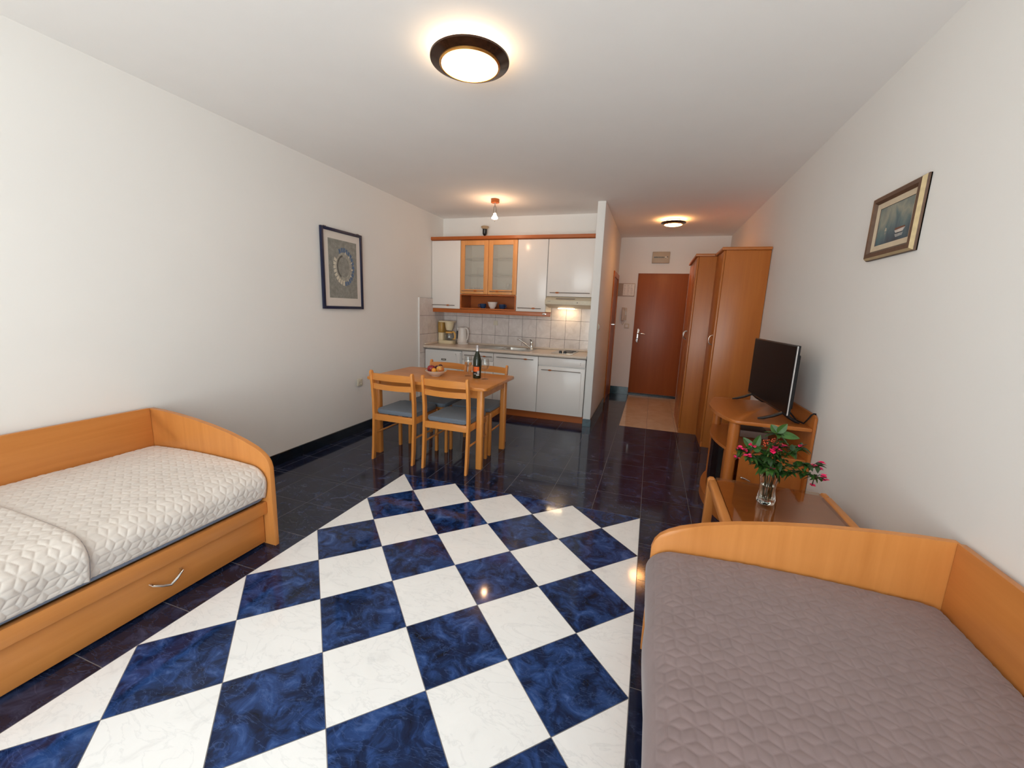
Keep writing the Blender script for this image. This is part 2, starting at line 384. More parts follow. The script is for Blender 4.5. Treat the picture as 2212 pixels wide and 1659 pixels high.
# ------------------------------------------------------------------ beds
def bed(xw, xf, label, labels):
    s = 1 if xf > xw else -1            # direction from the wall into the room
    Wd = abs(xf-xw)
    t = thing('day_bed', label, 'bed', ((xw+xf)/2, -1.69, 0))
    X = lambda d: xw+s*d
    prof = [(0, .60), (.02, .703), (.12, .70), (.25, .692), (.40, .678), (.55, .657), (.68, .633), (.80, .602), (.88, .574), (.925, .552), (.955, .530), (.975, .503), (.985, .470)]
    k = Wd/.985
    for y0, y1 in ((-.695, -.668), (-2.72, -2.693)):
        bm = nb()
        pts = [(X(0), 0), (X(0), .60), (X(.004), .690), (X(.02*k), .703)]+[(X(d*k), z) for d, z in prof[2:]]+[(X(Wd), .3), (X(Wd), 0)]
        prism(bm, pts, 'y', y0, y1, bev=.003)
        obj('end_panel', bm, BZ, t)
    bm = nb(); box(bm, X(.006), X(.028), -2.692, -.696, .27, .704, bev=.003); obj('back_panel', bm, BY, t)
    bm = nb(); box(bm, X(Wd-.066), X(Wd-.038), -2.692, -.696, .196, .266, bev=.004); obj('front_rail', bm, BY, t)
    bm = nb(); box(bm, X(.03), X(Wd-.068), -2.692, -.696, .222, .246); obj('slat_base', bm, BY, t)
    bm = nb(); box(bm, X(Wd-.088), X(Wd-.067), -2.688, -.700, .014, .194, bev=.003)
    dr = obj('drawer', bm, BY, t)
    for yh in (-1.205, -2.18):
        bm = nb(); xd = X(Wd-.067); xh = X(Wd-.040); zc = .108
        tube(bm, [(xd, yh-.062, zc+.022), (X(Wd-.050), yh-.060, zc+.018), (xh, yh-.03, zc), (xh, yh+.002, zc-.016), (xh, yh+.03, zc), (X(Wd-.050), yh+.060, zc+.018), (xd, yh+.062, zc+.022)], .006, 8, flat=.7)
        obj('handle', bm, CHROME, dr)
    # mattress: a thing on the bed
    bm = nb(); box(bm, X(.034), X(Wd-.045), -2.688, -.700, .268, .452, bev=.03, seg=3)
    tag(obj('mattress', bm, MATTRESS, origin=(X(Wd/2), -1.69, .268)), labels, 'mattress')
    return t
MATTRESS = principled('mattress_ticking', srgb(126, 138, 160), .9, spec=.1, noise=.06, nscale=90)
XBL, XBR = -.588, .385
bed(XBL, XBR, 'beech day bed along the left wall with a drawer and cream quilts', 'blue-grey mattress under the cream quilts of the left bed')
bed(3.327, 2.39, 'beech day bed along the right wall under the mauve quilt, nearest the camera', 'mattress hidden beneath the mauve quilt of the right bed')

def quilt_mat(name, c, sheen):
    m, nt, out = new_mat(name)
    p = N(nt, 'ShaderNodeBsdfPrincipled', Roughness=.72); p.inputs['Specular IOR Level'].default_value = .25
    p.inputs['Sheen Weight'].default_value = sheen; p.inputs['Base Color'].default_value = c
    n = N(nt, 'ShaderNodeTexNoise', Scale=14., Detail=4.); nt.links.new(coords(nt), n.inputs['Vector'])
    d = tuple(x*.95 for x in c[:3])+(1,); l = tuple(min(1, x*1.05) for x in c[:3])+(1,)
    nt.links.new(ramp(nt, n.outputs['Fac'], [(.3, d), (.7, l)]), p.inputs['Base Color'])
    n2 = N(nt, 'ShaderNodeTexNoise', Scale=260., Detail=2.); nt.links.new(coords(nt), n2.inputs['Vector'])
    b = N(nt, 'ShaderNodeBump', Strength=.12, Distance=.0015); nt.links.new(n2.outputs['Fac'], b.inputs['Height']); nt.links.new(b.outputs[0], p.inputs['Normal'])
    nt.links.new(p.outputs[0], out.inputs[0]); return m
CREAMQ = quilt_mat('cream_quilt', rgb(.66, .60, .55), .15)
MAUVEQ = quilt_mat('mauve_quilt', rgb(.215, .158, .157), .22)
TRIM = principled('grey_quilt_trim', srgb(120, 124, 134), .8, noise=.05)

def value_noise(a, b, seed):
    rs = np.random.RandomState(seed); G = rs.rand(64, 64)
    ia, ib = np.floor(a).astype(int), np.floor(b).astype(int); fa, fb = a-ia, b-ib
    fa = fa*fa*(3-2*fa); fb = fb*fb*(3-2*fb); g = lambda i, j: G[i % 64, j % 64]
    return (g(ia, ib)*(1-fa)+g(ia+1, ib)*fa)*(1-fb)+(g(ia, ib+1)*(1-fa)+g(ia+1, ib+1)*fa)*fb
def quilt(name, xw, xf, y0, y1, lift, zhem, cell, depth, step, mat, label, cat, rot, seed, out=0., plain=False):
    """quilted cover over the mattress: section runs from the wall, over the front edge and down"""
    s = 1 if xf > xw else -1; W = abs(xf-xw)
    # section points (d from wall, z), offset outwards by lift
    zt = .462+lift; R = .085
    db = W-.030+lift+out            # outermost d of the hanging front
    sec = [(.034, zt-.030), (.040, zt-.010), (.06, zt)]
    for d in np.linspace(.09, db-R-.02, 30): sec.append((d, zt+.018*math.sin(PI*min(1, d/W))))
    zs0 = sec[-1][1]
    for a in np.linspace(.1, PI/2, 10): sec.append((db-R-.02+(R+.02)*math.sin(a), zs0-R*(1-math.cos(a))))
    for z in np.linspace(zs0-R-.015, zhem, 8): sec.append((db-.018*((zs0-R-z)/(zs0-R-zhem))**1.3, z))
    sec = np.array(sec); L = np.r_[0, np.cumsum(np.hypot(*np.diff(sec, axis=0).T))]
    n = int(L[-1]/step); m = int((y1-y0)/step)
    S = np.linspace(0, L[-1], n+1); D = np.interp(S, L, sec[:, 0]); Z = np.interp(S, L, sec[:, 1])
    for _ in range(3):
        D[1:-1] = (D[:-2]+2*D[1:-1]+D[2:])/4; Z[1:-1] = (Z[:-2]+2*Z[1:-1]+Z[2:])/4
    tD, tZ = np.gradient(D), np.gradient(Z); ln = np.hypot(tD, tZ); nD, nZ = -tZ/ln, tD/ln
    Y = np.linspace(y0, y1, m+1)
    SS, YY = np.meshgrid(S, Y, indexing='ij')
    # rhombus quilting: hexagon cells, six seams from each centre
    wob = .005
    a = SS+wob*(value_noise(SS*9, YY*9, seed)-.5); b = YY+wob*(value_noise(SS*9+20, YY*9+7, seed)-.5)
    if rot: a, b = b, a
    a3 = cell*math.sqrt(3)
    best = np.full(a.shape, 1e9); ca = np.zeros_like(a); cb = np.zeros_like(a)
    for off in ((0, 0), (a3/2, cell*1.5)):
        ja = np.round((a-off[0])/a3)*a3+off[0]; jb = np.round((b-off[1])/(3*cell))*3*cell+off[1]
        d2 = (a-ja)**2+(b-jb)**2; w = d2 < best; best[w] = d2[w]; ca[w] = ja[w]; cb[w] = jb[w]
    ra, rb = a-ca, b-cb; ang = np.arctan2(ra, rb)
    k = ang-np.round(ang/(PI/3))*(PI/3)
    dist = np.hypot(ra, rb)*np.abs(np.sin(k))
    dist = np.where(np.abs(k) > PI/2, 1, dist)
    h = depth*(1-np.exp(-(dist/(cell*.13))**1.1)*.85)+depth*.25*np.sqrt(np.clip(dist/(cell*.29), 0, 1))
    h = h+.0045*(value_noise(SS*5, YY*5, seed+1)-.5)+.0022*(value_noise(SS*18, YY*14, seed+2)-.5)
    # ruffle of the hanging edge and soft waves
    fall = np.clip((D[:, None]-(db-R))/R, 0, 1)
    if plain: h = h*np.clip(1.9-2.2*np.maximum(fall, (SS > L[-1]-.17)*1.), .0, 1)
    h = h+fall*.010*(value_noise(SS*2+3, YY*7, seed+3)-.5)
    ed = np.minimum(np.minimum(YY-y0, y1-YY), L[-1]-SS); soft = np.clip(ed/.012, 0, 1); h = h*soft
    PD = D[:, None]+nD[:, None]*h; PZ = Z[:, None]+nZ[:, None]*h
    # rounded ends along y
    er = np.clip(1-(np.minimum(YY-y0, y1-YY))/.02, 0, 1); PZ = PZ-.006*er**2
    PX = xw+s*PD
    verts = np.stack([PX, YY, PZ], -1).reshape(-1, 3)
    idx = np.arange((n+1)*(m+1)).reshape(n+1, m+1)
    q = np.stack([idx[:-1, :-1], idx[1:, :-1], idx[1:, 1:], idx[:-1, 1:]], -1).reshape(-1, 4)
    # normals outwards
    if s > 0: q = q[:, ::-1]
    org = np.array([(xw+xf)/2, (y0+y1)/2, zt]); org_v = Vector(org)
    # closing underside: border ring pulled inwards, so the cover has thickness
    ring = np.r_[idx[0, :], idx[1:, -1], idx[-1, -2::-1], idx[-2:0:-1, 0]]
    me = bpy.data.meshes.new(name)
    V = (verts-org); nv = len(V)
    me.vertices.add(nv); me.vertices.foreach_set('co', V.astype(np.float32).ravel())
    nq = len(q); me.loops.add(nq*4); me.loops.foreach_set('vertex_index', q.astype(np.int32).ravel())
    me.polygons.add(nq); me.polygons.foreach_set('loop_start', np.arange(0, nq*4, 4, dtype=np.int32))
    me.polygons.foreach_set('use_smooth', np.ones(nq, bool)); me.materials.append(mat); me.update(calc_edges=True); me.validate()
    o = bpy.data.objects.new(name, me); col.objects.link(o); o.location = org_v; ORG[o.name] = org_v
    tag(o, label, cat)
    sd = o.modifiers.new('thickness', 'SOLIDIFY'); sd.thickness = .004; sd.offset = -1
    # piping along the visible border
    bm = nb()
    bp = [Vector(verts[i]) for i in np.r_[idx[3::max(1, n//90), -1], idx[-1, ::-max(1, m//120)], idx[::-max(1, n//90), 0]]]
    pts = [bp[0]]
    for p in bp[1:]:
        if (p-pts[-1]).length > .012: pts.append(p)
    tube(bm, pts, .0045, 6); obj('piping', bm, TRIM, o)
    return o
quilt('quilt', XBL, XBR, -2.66, -.703, .004, .300, .0345, .0034, .0036, CREAMQ, 'cream diamond-quilted cover spread over the far part of the left bed', 'quilt', False, 3)
quilt('quilt', XBL, XBR, -2.67, -1.475, .020, .303, .0345, .0036, .0036, CREAMQ, 'second cream quilt layered over the near part of the left bed', 'quilt', False, 9)
quilt('quilt', 3.327, 2.39, -2.67, -.705, .010, .200, .0340, .0032, .0036, MAUVEQ, 'mauve-grey diamond-quilted cover over the right bed', 'quilt', False, 5, out=.030, plain=True)

# ------------------------------------------------------------------ dining set
TX0, TX1, TY0, TY1, TZ = -.105, 1.075, .745, 1.495, .735
t = thing('dining_table', 'rectangular light wood dining table carrying the bottle and fruit bowl', 'table', ((TX0+TX1)/2, (TY0+TY1)/2, 0))
bm = nb()
def roundrect(x0, x1, y0, y1, r, n=6):
    P = []
    for cx, cy, a0 in ((x1-r, y1-r, 0), (x0+r, y1-r, PI/2), (x0+r, y0+r, PI), (x1-r, y0+r, 3*PI/2)):
        P += [(cx+r*math.cos(a0+PI/2*i/n), cy+r*math.sin(a0+PI/2*i/n)) for i in range(n+1)]
    return P
prism(bm, roundrect(TX0, TX1, TY0, TY1, .03), 'z', TZ-.026, TZ, bev=.009, seg=3); obj('table_top', bm, CX, t)
lx = (-.038, .992); ly = (.836, 1.412)
bm = nb()
for y in ly: box(bm, lx[0]+.02, lx[1]-.02, y-.011, y+.011, TZ-.108, TZ-.027)
for x in lx: box(bm, x-.011, x+.011, ly[0]+.02, ly[1]-.02, TZ-.108, TZ-.027)
obj('apron', bm, CX, t)
for x in lx:
    for y in ly:
        bm = nb(); prism(bm, roundrect(x-.029, x+.029, y-.029, y+.029, .015, 3), 'z', 0, TZ-.027, bev=.002); obj('leg', bm, CZ, t)

def make_chair(label):
    t = thing('dining_chair', label, 'chair', (0, 0, 0), 'blue-seated chairs around the dining table', local=True)
    hw = .2045
    cy = [(-.222, 0), (-.208, .12), (-.198, .28), (-.192, .42), (-.194, .55), (-.206, .68), (-.226, .80)]
    for sx in (-1, 1):
        bm = nb(); x = sx*hw
        L = [(y-.019, z) for y, z in cy]; Rr = [(y+.019, z) for y, z in cy]
        top = [(cy[-1][0]+.017*math.cos(a), .80+.018*math.sin(a)) for a in (PI*k/6 for k in range(1, 6))]
        pts = L[::-1]+Rr+top
        pts = [(p[0], p[1]) for p in pts]
        # order: down the back side, up the front side, over the rounded top
        prism(bm, pts, 'x', x-.011, x+.011, bev=.004); obj('rear_leg', bm, CZ, t)
        bm = nb(); prism(bm, roundrect(x-.014, x+.014, .185, .222, .008, 3), 'z', 0, .418, bev=.002); obj('front_leg', bm, CZ, t)
        bm = nb(); tube(bm, [(x, -.185, .235), (x, .19, .235)], .0085, 8); obj('stretcher', bm, CY, t)
    bm = nb()
    box(bm, -hw+.011, hw-.011, -.208, -.188, .362, .420, bev=.003); box(bm, -hw+.012, hw-.012, .192, .212, .362, .418, bev=.003)
    for sx in (-1, 1): box(bm, sx*hw-.009, sx*hw+.009, -.172, .184, .362, .418, bev=.003)
    obj('seat_frame', bm, CX, t)
    bm = nb(); P = roundrect(-.196, .196, -.180, .226, .03, 5)
    prism(bm, P, 'z', .421, .458, bev=.014, seg=4); obj('seat_cushion', bm, SEAT, t)
    for z0, z1, y in ((.733, .790, -.214), (.650, .700, -.204)):
        bm = nb(); n = 14; F = []; 
        for i in range(n+1):
            u = -1+2*i/n; x = u*(hw-.0105); yy = y-.028*(1-u*u); zz = .010*(1-u*u)*(1 if z0 > .7 else -.6)
            F.append([bm.verts.new(p) for p in ((x, yy-.009, z0), (x, yy+.009, z0), (x, yy+.009-.004, z1+zz*.5), (x, yy-.009-.004, z1+zz*.5))])
        for i in range(n):
            for k in range(4): bm.faces.new((F[i][k], F[i][(k+1) % 4], F[i+1][(k+1) % 4], F[i+1][k]))
        bm.faces.new(F[0]); bm.faces.new(F[-1][::-1])
        obj('back_rail', bm, CX, t)
    return t
ch = make_chair('wooden chair with blue-grey seat, back to the camera, nearest the left wall')
ch.location = (.228, .885, 0)
dup(ch, (.746, .878, 0), 0, 'wooden chair with blue-grey seat in front of the bottle, back to the camera')
dup(ch, (.290, 1.372, 0), PI, 'wooden chair behind the fruit bowl, facing the camera from beyond the table')
dup(ch, (.744, 1.382, 0), PI, 'wooden chair behind the bottle and glasses, facing the camera')

# bowl of fruit
BXc, BYc = .413, 1.104
bm = nb(); z = TZ
lathe(bm, [(0, .0), (.045, .0), (.047, .006), (.075, .020), (.098, .046), (.103, .052), (.100, .053), (.094, .047), (.072, .025), (.040, .012), (0, .011)], (BXc, BYc, z), 40)
tag(obj('fruit_bowl', bm, principled('cream_ceramic', rgb(.70, .64, .56), .2, noise=.02), origin=(BXc, BYc, z)), 'shallow cream bowl of fruit on the dining table', 'bowl')
def fruit_mat(name, a, b, sc):
    m, nt, out = new_mat(name); p = N(nt, 'ShaderNodeBsdfPrincipled', Roughness=.3)
    n = N(nt, 'ShaderNodeTexNoise', Scale=sc, Detail=3.); nt.links.new(coords(nt), n.inputs['Vector'])
    nt.links.new(ramp(nt, n.outputs['Fac'], [(.38, a), (.62, b)]), p.inputs['Base Color']); nt.links.new(p.outputs[0], out.inputs[0]); return m
def apple(label, c, r, mat, name='apple'):
    t = thing(name, label, 'fruit', (c[0], c[1], c[2]-r*.9))
    bm = nb(); prof = []
    for i in range(17):
        a = PI*i/16; rr = r*math.sin(a)*(1+.06*math.cos(a)); zz = -r*.92*math.cos(a)
        if i > 12: zz -= r*.35*((i-12)/4)**2
        if i < 2: zz += r*.12*(2-i)/2
        prof.append((max(rr, 0), zz))
    lathe(bm, prof, c, 20); obj('flesh', bm, mat, t)
    bm = nb(); tube(bm, [(c[0], c[1], c[2]+r*.5), (c[0]+.003, c[1], c[2]+r*1.05)], .0015, 6); obj('stem', bm, STEM, t)
apple('dark red apple at the left of the fruit bowl', (BXc-.048, BYc-.004, z+.066), .039, fruit_mat('red_skin', rgb(.30, .02, .02), rgb(.16, .012, .02), 25))
apple('yellow and red apple at the right of the fruit bowl', (BXc+.047, BYc-.004, z+.067), .038, fruit_mat('yellow_skin', rgb(.66, .36, .06), rgb(.42, .07, .02), 22))
bm = nb(); c = (BXc+.002, BYc-.042, z+.054)
lathe(bm, [(0, -.026), (.010, -.025), (.02, -.016), (.0235, 0), (.02, .016), (.010, .025), (0, .027)], c, 18)
tag(obj('apricot', bm, fruit_mat('apricot_skin', rgb(.78, .34, .03), rgb(.72, .27, .02), 20), origin=c), 'small orange-yellow apricot at the front of the fruit bowl', 'fruit')
pl = fruit_mat('plum_skin', rgb(.045, .008, .02), rgb(.09, .01, .02), 30)
for dx, dy, dz, r, lab in ((-.012, .040, .068, .024, 'dark purple plum in the fruit bowl behind the apricot, left of a higher one'), (.024, .044, .082, .023, 'dark purple plum lying highest in the fruit bowl beside the yellow apple')):
    bm = nb(); c = (BXc+dx, BYc+dy, z+dz); ball(bm, c, r, 16, 1.08); tag(obj('plum', bm, pl, origin=c), lab, 'fruit', 'plums in the fruit bowl')

# bottle
bx, by = .800, 1.186
t = thing('wine_bottle', 'dark green wine bottle with an orange label on the dining table', 'bottle', (bx, by, TZ))
bm = nb(); lathe(bm, [(0, .004), (.030, .0), (.0375, .004), (.0385, .012), (.0385, .165), (.036, .185), (.027, .215), (.0185, .238), (.0155, .256), (.0145, .30), (.0155, .301), (.0155, .306), (0, .306)], (bx, by, TZ), 36)
obj('bottle_body', bm, principled('bottle_green', rgb(.012, .018, .008), .08, spec=.6, noise=.1), t)
bm = nb(); lathe(bm, [(.0162, .245), (.0155, .258), (.0152, .300), (.0162, .302), (.0160, .3075), (0, .308)], (bx, by, TZ), 28); obj('foil_capsule', bm, [principled('silver_foil', rgb(.62, .61, .62), .3, metal=.6, noise=.05)], t)
def label_patch(bm, a0, a1, z0, z1, r, mi, n=10, wav=0):
    A = []
    for i in range(n+1):
        a = a0+(a1-a0)*i/n
        A.append((bm.verts.new((bx+r*math.cos(a), by+r*math.sin(a), TZ+z0+wav*math.sin(i*2.1))), bm.verts.new((bx+r*math.cos(a), by+r*math.sin(a), TZ+z1+wav*math.cos(i*1.7)))))
    for i in range(n):
        f = bm.faces.new((A[i][0], A[i+1][0], A[i+1][1], A[i][1])); f.material_index = mi
fa = math.atan2(-2.29-by, 2.309-bx)
bm = nb()
label_patch(bm, fa-1.15, fa+.75, .035, .125, .0388, 0, 14)
label_patch(bm, fa-1.0, fa+.55, .066, .112, .0390, 1, 14, .002)
label_patch(bm, fa+.05, fa+.6, .046, .074, .0391, 2, 6)
label_patch(bm, fa-.15, fa+.55, .030, .040, .0392, 3, 6, .001)
label_patch(bm, fa-.85, fa-.2, .044, .047, .0391, 3, 6)
for i in range(5): label_patch(bm, fa-.7+.22*i, fa-.62+.22*i, .076+.004*(i % 3), .100-.003*(i % 2), .0392, 4, 2)
obj('label', bm, [principled('label_black', rgb(.015, .012, .012), .5, noise=.1), principled('label_orange', rgb(.75, .13, .012), .5, noise=.15), principled('label_grey', rgb(.45, .43, .42), .5, noise=.1), principled('label_white', rgb(.75, .74, .72), .5, noise=.1), principled('label_rust', rgb(.48, .06, .01), .5, noise=.1)], t, recalc=False)
# wine glasses
def wine_glass(c, label, sc=1., group='wine glasses beside the bottle'):
    prof = [(0, .0), (.034, .0), (.034, .0015), (.012, .004), (.0045, .012), (.0038, .05), (.0042, .078), (.010, .086), (.026, .097), (.0365, .118), (.039, .142), (.0365, .170), (.0325, .190), (.0318, .190), (.0355, .170), (.0378, .142), (.035, .119), (.024, .0995), (.006, .090), (0, .089)]
    bm = nb(); lathe(bm, [(r*sc, zz*sc) for r, zz in prof], c, 28)
    return tag(obj('wine_glass', bm, TGLASS, origin=c), label, 'glass', group)
wine_glass((.674, 1.264, TZ), 'empty stemmed wine glass on the table, left of the bottle')
wine_glass((.884, 1.178, TZ), 'empty stemmed wine glass on the table, right of the bottle')

# ------------------------------------------------------------------ kitchen: base units
KY = 2.62      # front of the base doors
def bar_handle(x0, x1, y, z, gx, parent, mats=None):
    """thin bar with a small wooden grip; y is the door face"""
    bm = nb()
    tube(bm, [(x0, y-.024, z), (x1, y-.024, z)], .0042, 8)
    for x in (x0+.02, x1-.02): tube(bm, [(x, y, z), (x, y-.024, z)], .0035, 8)
    h = obj('handle', bm, [DARKM], parent)
    bm = nb(); prof = [(0, -.028), (.006, -.020), (.0105, 0), (.006, .020), (0, .028)]
    lathe(bm, prof, (0, 0, 0), 10); bmesh.ops.rotate(bm, verts=bm.verts[:], cent=(0, 0, 0), matrix=Matrix.Rotation(PI/2, 3, 'Y'))
    bmesh.ops.translate(bm, verts=bm.verts[:], vec=(gx, y-.026, z)); obj('grip', bm, KW, h)
XF0, XF1, XD1, XS1, XO1 = -.597, -.048, .405, 1.006, 1.600
# fridge
t = thing('fridge', 'white under-counter fridge at the left end of the kitchen', 'fridge', ((XF0+XF1)/2, 2.9, 0))
bm = nb(); box(bm, XF0, XF1, KY+.045, KB-.02, .03, .812, bev=.006); obj('fridge_body', bm, WHITE_M, t)
bm = nb(); box(bm, XF0, XF1, KY-.012, KY+.042, .07, .806, bev=.012, seg=3)
dd = obj('door', bm, WHITE_M, t)
bm = nb(); prism(bm, [(XF1-.085, .775), (XF1-.010, .79), (XF1-.010, .56), (XF1-.050, .56), (XF1-.052, .73)], 'y', KY-.032, KY-.011, bev=.008); obj('handle', bm, WHITE_M, dd)
bm = nb(); box(bm, -.345, -.275, KY-.0135, KY-.0115, .668, .692); box(bm, -.332, -.286, KY-.0142, KY-.0130, .677, .685, mi=1); obj('badge', bm, [BLACK, IVORY], dd)
bm = nb(); box(bm, XF0+.01, XF1-.01, KY+.02, KY+.044, .03, .066, bev=.003); obj('vent_grille', bm, DARKM, t)
# plinth
bm = nb(); box(bm, XF1+.004, XO1+.008, KY+.075, KY+.093, .0, .098); tag(obj('plinth', bm, KW, origin=(.78, KY+.084, 0)), 'cherry-coloured kick board along the floor under the base cabinets', 'kick board')
# drawer unit
t = thing('drawer_cabinet', 'white base cabinet with drawer between the fridge and sink cabinet', 'cabinet', ((XF1+XD1)/2, 2.9, .1))
bm = nb(); box(bm, XF1+.003, XD1-.002, KY+.021, KB-.02, .1, .814); obj('cabinet_body', bm, WHITE_M, t)
bm = nb(); box(bm, XF1+.005, XD1-.003, KY, KY+.019, .708, .812, bev=.003); dw = obj('drawer', bm, WHITE, t)
bar_handle(-.002, .392, KY, .765, .285, dw)
bm = nb(); box(bm, XF1+.005, XD1-.003, KY, KY+.019, .102, .698, bev=.003); dr = obj('door', bm, WHITE, t)
bar_handle(.03, .36, KY, .63, .12, dr)
# sink unit
t = thing('sink_cabinet', 'white base cabinet with one wide door below the sink', 'cabinet', ((XD1+XS1)/2, 2.9, .1))
bm = nb(); box(bm, XD1+.002, XS1-.002, KY+.021, KB-.02, .1, .68); obj('cabinet_body', bm, WHITE_M, t)
bm = nb(); box(bm, XD1+.003, XS1-.003, KY, KY+.019, .102, .814, bev=.003); dr = obj('door', bm, WHITE, t)
bar_handle(.455, .948, KY, .770, .845, dr)
# hob unit
t = thing('hob_cabinet', 'white base cabinet under the hob, beside the partition wall', 'cabinet', ((XS1+XO1)/2, 2.9, .1))
bm = nb(); box(bm, XS1+.002, XO1-.002, KY+.021, KB-.02, .1, .80); obj('cabinet_body', bm, WHITE_M, t)
bm = nb(); box(bm, XS1+.003, XO1-.003, KY, KY+.019, .712, .814, bev=.003); pn = obj('control_panel', bm, WHITE, t)
bm = nb(); box(bm, 1.535, 1.539, KY-.0015, KY+.001, .755, .775); box(bm, 1.530, 1.544, KY-.0015, KY+.001, .741, .744); obj('mark', bm, DARKM, pn)
bm = nb(); box(bm, XS1+.003, XO1-.003, KY, KY+.019, .102, .700, bev=.003); dr = obj('door', bm, WHITE, t)
bm = nb(); tube(bm, [(1.553, KY-.003, .645), (1.556, KY-.003, .14)], .004, 6); obj('edge_moulding', bm, WHITE, dr)
bar_handle(1.055, 1.548, KY, .657, 1.165, dr)
# worktop with upstand
t = thing('worktop', 'pale beige laminate worktop along the kitchen back wall', 'worktop', (.5, 2.88, .82))
SB = (.10, .98, 2.665, 3.075)   # sink plate
bm = nb(); CTF = 2.588
WT = principled('worktop_laminate', rgb(.62, .52, .43), .3, noise=.06, nscale=90)
bowl = (.46, .775, 2.735, 3.045)
for a, b, c, d_ in ((-.602, bowl[0], CTF, KB-.012), (bowl[1], 1.606, CTF, KB-.012), (bowl[0], bowl[1], CTF, bowl[2]), (bowl[0], bowl[1], bowl[3], KB-.012)): box(bm, a, b, c, d_, .822, .860)
tube(bm, [(-.602, CTF+.003, .841), (1.606, CTF+.003, .841)], .019, 10)
obj('slab', bm, WT, t)
bm = nb(); box(bm, -.601, 1.606, KB-.034, KB-.0125, .8605, .885, bev=.006); box(bm, -.6035, -.585, 2.60, KB-.035, .8605, .885, bev=.006); obj('upstand', bm, WT, t)
bm = nb(); box(bm, 1.598, 1.609, CTF-.001, CTF+.02, .822, .8602, bev=.002); obj('end_strip', bm, STEEL, t)
# sink
t = thing('sink', 'stainless steel sink with drainer set in the worktop', 'sink', (.55, 2.88, .861))
bm = nb()
x0, x1, y0, y1 = SB; z = .8608
for a, b, c, d_ in ((x0, bowl[0]+.012, y0, y1), (bowl[1]-.012, x1-.11, y0, y1), (bowl[0]+.012, bowl[1]-.012, y0, bowl[2]+.012), (bowl[0]+.012, bowl[1]-.012, bowl[3]-.012, y1)): box(bm, a, b, c, d_, z, z+.003)
obj('sink_plate', bm, STEEL, t)
bm = nb(); P = roundrect(bowl[0]+.012, bowl[1]-.012, bowl[2]+.012, bowl[3]-.012, .05, 6); P2 = roundrect(bowl[0]+.03, bowl[1]-.03, bowl[2]+.03, bowl[3]-.03, .05, 6)
r0 = [bm.verts.new((x, y, z+.003)) for x, y in P]; r1 = [bm.verts.new((x, y, z-.13)) for x, y in P2]
for i in range(len(P)): bm.faces.new((r0[i], r0[(i+1) % len(P)], r1[(i+1) % len(P)], r1[i]))
bm.faces.new(r1); obj('basin', bm, STEEL, t)
bm = nb()
for i in range(6): box(bm, .14, .43, 2.72+i*.05, 2.728+i*.05, z+.003, z+.006, bev=.001)
obj('drainer_ribs', bm, STEEL, t)
# tap
t = thing('tap', 'chrome mixer tap with a slanting spout behind the sink', 'tap', (.80, 2.985, .865))
fx, fy, fz = .805, 2.985, .8645
bm = nb(); lathe(bm, [(0, 0), (.026, 0), (.026, .006), (.021, .012), (.0195, .07), (.022, .075), (.022, .095), (.016, .108), (0, .110)], (fx, fy, fz), 20); obj('tap_body', bm, CHROME, t)
bm = nb(); tube(bm, [(fx-.010, fy-.005, fz+.022), (fx-.05, fy-.02, fz+.045), (fx-.11, fy-.045, fz+.092), (fx-.155, fy-.062, fz+.125), (fx-.172, fy-.068, fz+.128), (fx-.180, fy-.07, fz+.118)], [.010, .0105, .0105, .010, .0105, .0105], 10); obj('spout', bm, CHROME, t)
bm = nb(); tube(bm, [(fx, fy, fz+.10), (fx-.004, fy-.03, fz+.122), (fx-.006, fy-.06, fz+.128)], [.009, .007, .006], 8); obj('lever', bm, DARKM, t)
# hob
t = thing('hob', 'small steel two-plate hob set in the worktop by the partition', 'hob', (1.29, 2.93, .861))
bm = nb(); box(bm, 1.150, 1.425, 2.675, 3.125, .8605, .8665, bev=.002); obj('hob_plate', bm, STEEL, t)
for k, (px_, py_, r) in enumerate(((1.288, 2.85, .062), (1.288, 3.02, .075))):
    bm = nb(); lathe(bm, [(0, .008), (r-.01, .008), (r, .006), (r, 0)], (1.288+.045, py_, .8665), 24); obj('hot_plate', bm, BLACK, t)
for x in (1.262, 1.318):
    bm = nb(); lathe(bm, [(.019, 0), (.017, .026), (.013, .030), (0, .030)], (x, 2.715, .8665), 16); obj('knob', bm, BLACK, t)
# coffee maker
cx, cy, cz = -.475, 3.02, .8605
t = thing('coffee_maker', 'yellowed cream filter coffee machine in the left worktop corner', 'coffee maker', (cx, cy, cz))
bm = nb(); prism(bm, roundrect(cx-.115, cx+.115, cy-.085, cy+.085, .04), 'z', cz, cz+.045, bev=.008); lathe(bm, [(0, .0465), (.058, .0465), (.06, .045)], (cx+.035, cy, cz), 24); obj('base', bm, CREAM, t)
bm = nb(); prism(bm, roundrect(cx-.118, cx-.035, cy-.075, cy+.08, .03), 'z', cz+.0455, cz+.155, bev=.006); obj('column', bm, CREAM, t)
bm = nb(); prism(bm, roundrect(cx-.120, cx-.030, cy-.080, cy+.082, .03), 'z', cz+.1555, cz+.302, bev=.006); obj('water_tank', bm, principled('amber_tank', rgb(.40, .235, .06), .3, noise=.05), t)
bm = nb(); prism(bm, roundrect(cx-.121, cx+.105, cy-.081, cy+.083, .04), 'z', cz+.3025, cz+.322, bev=.008); obj('lid', bm, CREAM, t)
bm = nb(); lathe(bm, [(0, .190), (.045, .190), (.058, .24), (.068, .302), (0, .302)], (cx+.038, cy-.010, cz), 24); obj('filter_basket', bm, CREAM, t)
bm = nb(); lathe(bm, [(0, .050), (.050, .050), (.066, .068), (.068, .095), (.052, .150), (.050, .158), (.048, .158), (.050, .150), (.064, .096), (.062, .070), (.048, .054), (0, .054)], (cx+.038, cy-.010, cz), 28); jug = obj('glass_jug', bm, TGLASS, t)
